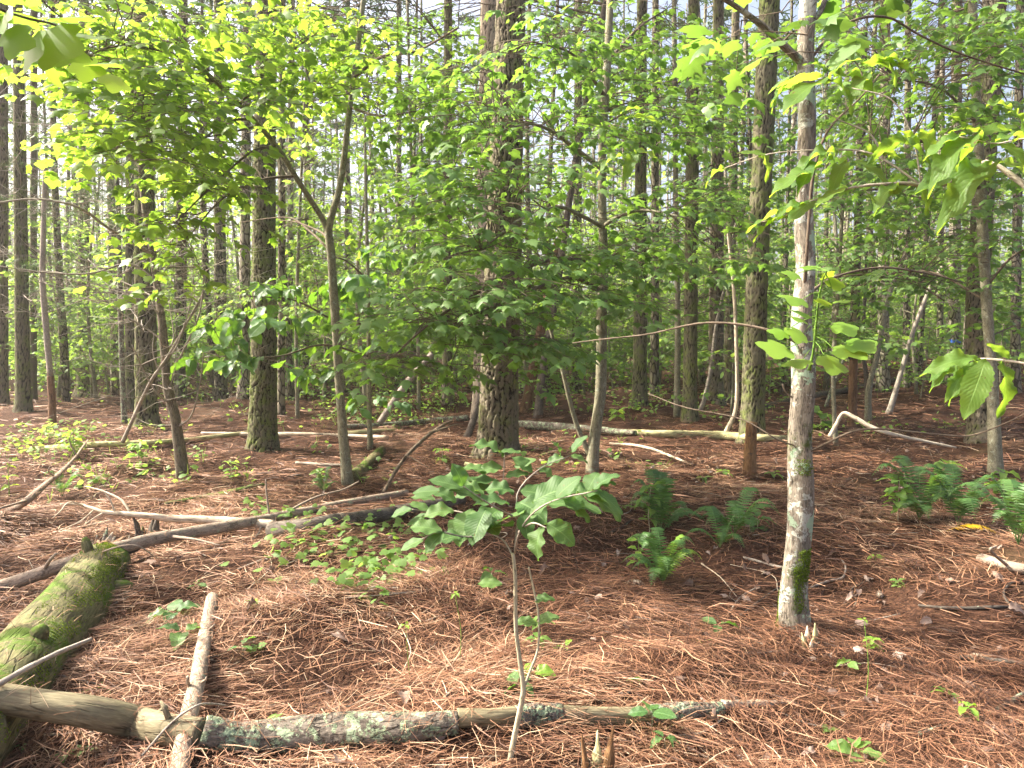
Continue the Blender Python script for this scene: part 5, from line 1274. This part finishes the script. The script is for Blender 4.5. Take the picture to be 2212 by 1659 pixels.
    for s in stems:
        P = np.array([gat(u, v) + UP * .04 for u, v in s]); S = spl(P, 24); tube(mb, S, .0022, 4)
        for p in np.repeat(S, 2, 0):
            q = p + rv(.13) * A(1, 1, 0); q[2] = ground(q[0], q[1]) + rng.uniform(.03, .16)
            a = rng.uniform(0, 6.28); L.leaf(q, A(math.cos(a), math.sin(a), -.15), UP + rv(.35) - A(0, .3, 0), rng.uniform(.04, .085))
    mb.build('stem', GREENSTEM, root, g); L.done(IVY, 'foliage', [L_UNDER, TWIGBARK], root, g)
    # the young sapling close to the camera
    Y = 2.55; base = at(1100, 1690, Y); base[2] = ground(base[0], base[1])
    root = thing('young_sapling', 'young sapling with a flat crown of broad leaves standing close to the camera', 'sapling', base)
    S, _ = stemtube('stem', np.array([base, at(1100, 1650, Y), at(1112, 1590, Y), at(1128, 1510, Y), at(1130, 1480, Y), at(1122, 1420, Y), at(1114, 1350, Y), at(1113, 1250, Y), at(1108, 1195, Y)]), 14, 7, Y, PALESTEM, root, base, 60, 10, .06)
    S2, _ = stemtube('stem', np.array([at(1130, 1490, Y), at(1145, 1450, Y + .02), at(1162, 1400, Y + .05), at(1163, 1330, Y + .06), at(1152, 1270, Y + .06), at(1142, 1225, Y + .05)]), 6, 4, Y, PALESTEM, root, base, 30, 7, .06)
    br = [[(1110, 1205, 0), (1090, 1170, .05), (1060, 1150, .1), (1042, 1128, .1)], [(1042, 1128, .1), (1058, 1105, .1), (1072, 1080, .15), (1086, 1040, .2), (1090, 980, .25)], [(1112, 1195, 0), (1122, 1150, -.1), (1150, 1110, -.2), (1200, 1080, -.3), (1290, 1060, -.4)], [(1112, 1190, 0), (1118, 1120, .05), (1120, 1060, .1), (1170, 1010, .2), (1230, 985, .3)],
          [(1045, 1130, .1), (990, 1105, .15), (930, 1105, .2), (890, 1100, .2)], [(1060, 1150, .08), (1010, 1160, -.05), (950, 1150, -.15), (910, 1165, -.2)], [(1118, 1120, 0), (1060, 1090, -.2), (1000, 1050, -.3)], [(1118, 1150, -.05), (1150, 1130, -.2), (1180, 1140, -.3)]]
    for b in br:
        m = MB(); tube(m, spl(np.array([at(u, v, Y + d) for u, v, d in b]), 16), np.linspace(.0040, .0016, 16), 6, disp=lumps(.15, b[0][0], 30, 70)); m.build('branch', GREYTWIG, root, base)
    L = Leafage()
    def lf(u, v, d, du, dv, dd, s, ny=-.3):
        p, e = at(u, v, Y + d), at(u + du, v + dv, Y + d + dd)
        L.leaf(p, e - p, UP + A(0, ny, 0) + rv(.12), np.linalg.norm(e - p) * s)
    for a in ((1088, 985, .25, -62, -32, -.02), (1080, 975, .25, 40, 0, .0), (1085, 1010, .22, -50, 8, -.02), (1078, 1040, .2, -76, 4, -.03), (1090, 1030, .2, 48, -10, 0), (1065, 1055, .2, -82, 14, -.02), (1220, 990, .3, -40, 12, 0), (1210, 985, .3, -12, -32, 0), (1235, 978, .3, 30, -36, 0), (1232, 985, .3, 36, 12, 0),
              (1150, 1020, .2, -40, -32, 0), (1160, 1012, .2, 40, 20, 0), (1110, 1065, .1, -60, -14, 0), (1122, 1060, .1, 66, 10, 0), (1150, 1085, -.15, 100, -42, 0), (1180, 1090, -.25, 110, 8, -.03), (1260, 1065, -.35, 80, 50, -.02), (1280, 1058, -.4, 52, -34, 0), (1245, 1065, -.35, 70, 2, .05), (1270, 1060, -.4, 20, -40, .05), (1290, 1062, -.4, 54, 44, 0), (1285, 1055, -.4, 40, -16, 0), (1215, 1078, -.3, 60, 40, 0), (1200, 1075, -.3, 50, -44, 0),
              (1180, 1130, -.3, 60, 40, -.02), (1172, 1138, -.3, -18, 66, -.02), (1145, 1120, -.2, 36, -34, 0), (1130, 1110, -.1, 10, 50, -.05), (1100, 1090, -.1, -70, -6, -.05), (1040, 1085, -.25, -60, -30, -.05), (1000, 1055, -.3, -70, -20, 0), (1000, 1050, -.3, -20, -46, 0), (1050, 1100, .05, -30, 70, -.1),
              (980, 1105, .15, -62, 6, -.03), (930, 1105, .2, -44, -18, 0), (930, 1108, .2, -50, 26, -.02), (890, 1100, .2, -44, 14, 0), (1010, 1160, -.05, -64, 4, -.06), (960, 1150, -.15, -40, 40, -.04), (915, 1165, -.2, -48, 22, -.02), (955, 1148, -.15, -66, -14, 0), (1040, 1125, .1, 34, 26, -.1), (1060, 1150, .08, 44, -20, -.1),
              (1022, 1100, .1, -24, 56, -.1), (1075, 1130, .05, 50, -26, -.1), (1000, 1110, .12, -10, 60, -.08), (1080, 1100, .1, -46, 44, -.1), (1118, 1085, .05, 56, 30, -.1), (985, 1085, .1, -50, -26, 0), (1055, 1020, .2, -54, -14, 0), (1110, 1010, .22, 44, -18, 0), (1160, 1350, .06, -46, -8, 0), (1160, 1345, .06, 44, -14, 0), (1155, 1300, .06, 40, -8, 0), (1085, 1262, 0, -50, -4, 0),
              (950, 1060, -.2, -56, 4, 0), (940, 1080, -.1, -50, -8, 0), (1020, 1040, -.1, -56, -16, 0), (1045, 1068, 0, -66, -20, 0)):
        lf(*a, 1.08)
    L.done([oval(.34, 8, .18, .14, .02, .03, .45), oval(.38, 8, .12, .20, .02, .04, .48)], 'foliage', [L_SAP, GREYTWIG], root, base)
    # branches reaching into the frame close to the camera
    def reach(name, label, cat, twigs, leaves, tm, lm, bm, nb=(0, 0, 0), cl=()):
        o = at(*twigs[0][0][0]); root = thing(name, label, cat, o); L = Leafage()
        for pts, w0, w1 in twigs:
            P = np.array([at(*p) for p in pts]); m = MB(); tube(m, spl(P, 22), np.linspace(pr(w0, P[0][1]), pr(w1, P[-1][1]), 22), 7, disp=lumps(.10, w0, 20, 45)); m.build('branch', bm, root, o)
        for u, v, Y, du, dv, dY in leaves:
            if name == 'chestnut_branch' and abs(dv) > 30 and v < 700: dv, du = dv * .62, du + math.copysign(22, du)
            p, e = at(u, v, Y), at(u + du, v + dv, Y + dY); L.leaf(p, e - p, UP + A(0, -.55 * np.sign(dv + .1) if abs(dv) > abs(du) else -.25, 0) + rv(.32) + A(*nb), np.linalg.norm(e - p) * 1.12)
        for (u, v, Y, r, n, s) in cl:
            for k in range(n):
                a = rng.uniform(0, 6.28); p = at(u + rng.normal(0, r), v + rng.normal(0, r * .35), Y + rng.normal(0, .08)); L.leaf(p, A(math.cos(a), math.sin(a) * .7, rng.normal(-.15, .25)), UP + rv(.3), s * Y / F * rng.uniform(.75, 1.15))
        L.done(tm, 'foliage', [lm, bm], root, o)
        return root
    reach('chestnut_branch', 'branch of long toothed leaves reaching in from the right, close to the camera', 'branch',
          [([(2300, 470, 1.95), (2212, 400, 2.0), (2130, 350, 2.05), (2050, 395, 2.1), (1990, 400, 2.1), (1950, 396, 2.1), (1840, 405, 2.15), (1740, 440, 2.2)], 14, 5), ([(1990, 400, 2.1), (1910, 345, 2.15), (1850, 325, 2.2), (1740, 325, 2.25), (1650, 335, 2.3), (1560, 365, 2.4)], 5, 2), ([(1990, 395, 2.1), (1970, 290, 2.1), (1925, 215, 2.1), (1840, 190, 2.15)], 4, 2), ([(2300, 300, 1.8), (2212, 300, 1.85), (2150, 310, 1.9), (2100, 300, 1.95), (2040, 290, 2.0)], 5, 2),
           ([(1910, 345, 2.15), (1880, 290, 2.15), (1820, 262, 2.2), (1780, 240, 2.2)], 4, 2), ([(1740, 440, 2.2), (1690, 470, 2.25), (1640, 480, 2.3)], 4, 2)],
          [(1785, 150, 2.2, -14, -38, 0), (1790, 148, 2.2, 66, -28, .03), (1780, 165, 2.2, -90, 8, 0), (1790, 170, 2.2, -70, 60, -.1), (1800, 168, 2.2, 90, -8, .02), (1785, 175, 2.2, 50, 40, -.05), (1860, 140, 2.2, 70, -14, 0), (1890, 130, 2.2, 80, -10, 0), (1900, 125, 2.2, 60, -24, .05), (1905, 130, 2.2, 20, 60, -.05), (1880, 160, 2.2, -20, 50, -.05), (1930, 140, 2.2, 60, 26, 0),
           (1720, 180, 2.25, -60, 30, 0), (1700, 190, 2.25, -40, 30, 0), (1810, 330, 2.2, -90, 6, 0), (1800, 345, 2.2, -60, 46, -.06), (1780, 360, 2.2, -86, 50, -.05), (1830, 350, 2.2, -10, 62, -.05), (1850, 345, 2.2, 44, 60, -.08), (1860, 335, 2.2, 70, -20, 0), (1880, 330, 2.2, 56, -6, 0), (1745, 440, 2.2, -70, 10, 0), (1730, 450, 2.25, -90, 36, 0), (1700, 470, 2.25, -50, 34, 0), (1760, 430, 2.2, -30, 60, -.06), (1830, 405, 2.15, -40, 40, -.05), (1850, 400, 2.1, 20, 50, -.05),
           (1960, 398, 2.1, -64, 24, 0), (1940, 400, 2.1, -30, 44, -.04), (1980, 405, 2.1, 14, 60, -.05), (2090, 290, 1.95, -90, 28, 0), (2085, 280, 1.95, -6, -64, 0), (2110, 290, 1.95, 60, -40, 0), (2120, 300, 1.95, -80, 60, -.05), (2150, 305, 1.9, 70, -46, 0), (2160, 310, 1.9, 60, 30, -.05), (2100, 240, 1.95, -60, -26, 0), (2130, 230, 1.95, 60, -16, 0), (2120, 350, 2.05, -96, 50, -.05), (2140, 360, 2.0, -60, 80, -.08), (2160, 350, 2.0, 60, 40, 0), (2180, 240, 1.9, 50, 30, 0),
           (1660, 335, 2.3, -60, -10, 0), (1640, 335, 2.3, 10, 50, -.05), (1570, 365, 2.4, -50, 14, 0), (1375, 330, 2.6, -2, 62, -.05), (1350, 335, 2.6, -60, 16, 0), (1370, 325, 2.6, 60, 12, 0), (1330, 250, 2.6, -40, -10, 0), (1340, 245, 2.6, 20, -34, 0), (1350, 255, 2.6, 70, -6, 0)],
          CHESTNUT, L_NEAR, GREYTWIG, cl=[(2180, 280, 1.9, 40, 5, 90), (2020, 300, 2.1, 60, 5, 70)])
    reach('chestnut_branch', 'low twig of large toothed leaves at the right edge before the grey sapling', 'branch',
          [([(2330, 800, 1.6), (2250, 790, 1.65), (2180, 780, 1.7), (2120, 775, 1.75), (2060, 780, 1.8)], 8, 3)],
          [(2130, 775, 1.72, -40, 110, -.03), (2160, 780, 1.7, 30, 100, -.05), (2110, 775, 1.75, -96, 6, 0), (2120, 778, 1.75, -80, 54, 0), (2110, 790, 1.75, -60, 60, 0), (2180, 775, 1.7, -40, -36, 0), (2200, 775, 1.68, 60, -20, 0), (2080, 790, 1.8, -70, 26, 0), (2215, 790, 1.66, 20, 90, -.03), (2060, 785, 1.8, -50, 26, 0)], CHESTNUT, L_NEAR, GREYTWIG)
    r = reach('tulip_shade_tree', 'tree whose overhanging twig of large lime leaves fills the top left corner', 'tree',
          [([(-120, -60, 2.0), (-20, 10, 2.1), (60, 40, 2.2), (130, 60, 2.3), (200, 130, 2.4)], 9, 3), ([(40, -60, 2.1), (110, 20, 2.2), (170, 60, 2.3)], 5, 2)],
          [(20, 20, 2.1, -30, 50, 0), (60, 10, 2.1, 40, -36, 0), (120, 40, 2.2, 74, -10, 0), (110, 60, 2.2, 20, 74, -.04), (70, 80, 2.2, -4, 62, -.04), (20, 60, 2.1, 20, 54, -.02), (90, 20, 2.2, -40, -16, 0), (150, 70, 2.3, 70, 12, 0), (130, 90, 2.3, 30, 44, -.03), (170, 130, 2.4, 40, 40, 0), (190, 140, 2.4, 64, -10, 0), (100, 140, 2.4, 16, 50, 0), (-10, 20, 2.0, -20, 40, 0), (0, 0, 2.0, 44, -8, 0), (230, 160, 2.5, 40, 34, 0)],
          TULIP, L_GLOW, TWIGBARK, (-.5, -.1, .3), cl=[(20, 30, 2.2, 36, 4, 70)])
    # unseen tree added to that twig, outside the frame; crown shaped for ground shade
    o = A(*r.location); g = A(-5.2, 4.9, float(ground(-5.2, 4.9))); S, _ = stemtube('trunk', np.array([g - UP * .1, g + A(.05, 0, 3), g + A(.2, .1, 7), g + A(.3, .3, 12)]), 100, 34, 4.0, SAPBARK, r, o, 50, 14, .04, .4)
    m = MB(); tube(m, spl(np.array([S[13], S[13] + A(1, -.2, .7), at(-200, -120, 2.0), at(-120, -60, 2.0)]), 20), np.linspace(.03, .008, 20), 7); m.build('branch', SAPBARK, r, o)
    L = Leafage()
    for k in range(420):
        q = S[rng.integers(24, 50)]; a = rng.uniform(0, 6.28); l = rng.uniform(.8, 3.6) * (1.25 - .06 * q[2])
        b = q + A(math.cos(a) * l, math.sin(a) * l, rng.uniform(0, 1.2)); d = nrm((b - q) * A(1, 1, .2))
        if b[1] < 4.0 or b[1] > 5.7 or seen(b, 400) or seen(b + d, 400) or seen((q + b) / 2): continue  # crown clipped to stay unseen and to steer its shade
        if k % 3 == 0: tube(L.mb, spl([q, (q + b) / 2 - UP * .1, b], 6), np.linspace(.02, .006, 6), 5, mi=1, caps=False)
        spray(L, b, b + d * rng.uniform(.6, 1.0), .17, .5, True, .3, .006, .4)
    L.done([STAR, KITE], 'crown', [L_GLOW, TWIGBARK], r, o)

# ------------------------------------------------------------------ light, camera, scene
def haze():
    """The moist summer air of the wood, in one closed box round everything."""
    if not HAZE: return
    mb = MB(); x, y0, y1 = 262., -262., 262.
    V = [(sx * x, y, z) for z in (-6., 27.) for y in (y0, y1) for sx in (-1, 1)]
    mb.add(V, [[(0, 2, 3, 1), (4, 5, 7, 6), (0, 1, 5, 4), (2, 6, 7, 3), (0, 4, 6, 2), (1, 3, 7, 5)]])
    t = NT('summer_haze'); v = t.n('ShaderNodeVolumePrincipled'); v.inputs['Color'].default_value = (1, .99, .95, 1); v.inputs['Density'].default_value = HAZE; v.inputs['Anisotropy'].default_value = .25
    o = t.n('ShaderNodeOutputMaterial'); t.link(v.outputs[0], o.inputs['Volume'])
    tag(mb.build('haze', t.m, smooth=False), kind='stuff')


def camera_and_light():
    c = bpy.data.cameras.new('camera'); c.lens = F / 2212 * 36; c.sensor_width = 36; c.clip_start = .05; c.clip_end = 3000
    o = bpy.data.objects.new('camera', c); COL.objects.link(o); o.location = CAM; o.rotation_euler = (math.pi / 2 - PIT, 0, 0); scene.camera = o
    s = nrm(A(-.76, .14, .78))                    # towards the sun
    l = bpy.data.lights.new('sun', 'SUN'); l.energy = SUN; l.angle = math.radians(.6); l.color = (1, .93, .80)
    so = bpy.data.objects.new('sun', l); COL.objects.link(so)
    from mathutils import Vector
    so.rotation_euler = Vector(s).to_track_quat('Z', 'Y').to_euler(); so.location = (-8, 0, 20)
    w = bpy.data.worlds.new('World'); scene.world = w; w.use_nodes = True; t = w.node_tree; t.nodes.clear()
    sky = t.nodes.new('ShaderNodeTexSky'); sky.sky_type = 'NISHITA'; sky.sun_disc = False
    sky.sun_elevation = math.asin(s[2]); sky.sun_rotation = math.atan2(s[0], s[1]); sky.dust_density = 9.0; sky.air_density = .8; sky.ozone_density = .3
    bg = t.nodes.new('ShaderNodeBackground'); bg.inputs[1].default_value = SKY
    ou = t.nodes.new('ShaderNodeOutputWorld'); t.links.new(sky.outputs[0], bg.inputs[0]); t.links.new(bg.outputs[0], ou.inputs[0])
    v = scene.view_settings; v.view_transform = 'Standard'; v.look = 'None'; v.exposure = EXPO; v.gamma = 1; v.use_curve_mapping = False
    cy = scene.cycles; cy.max_bounces = 8; cy.diffuse_bounces = 4; cy.glossy_bounces = 2; cy.transmission_bounces = 6; cy.volume_bounces = 0; cy.use_denoising = False
    cy.sample_clamp_indirect = 6; cy.use_adaptive_sampling = True; cy.adaptive_threshold = .015; cy.caustics_reflective = False; cy.caustics_refractive = False
    try:
        cy.denoiser = 'OPENIMAGEDENOISE'; cy.use_denoising = True; cy.denoising_input_passes = 'RGB_ALBEDO_NORMAL'; cy.denoising_prefilter = 'ACCURATE'
    except Exception:
        pass


SUN, SKY, EXPO, HAZE = 4.0, .13, 1.92, .0010
scene.render.engine = 'CYCLES'
import time
_t = time.time()
for fn in (build_pines, build_ground, dead_leaves, far_pines, understory, far_wood, ground_cover, build_leafy, build_wood, needles, build_plants, haze, camera_and_light):
    fn(); print(fn.__name__, round(time.time() - _t, 1))
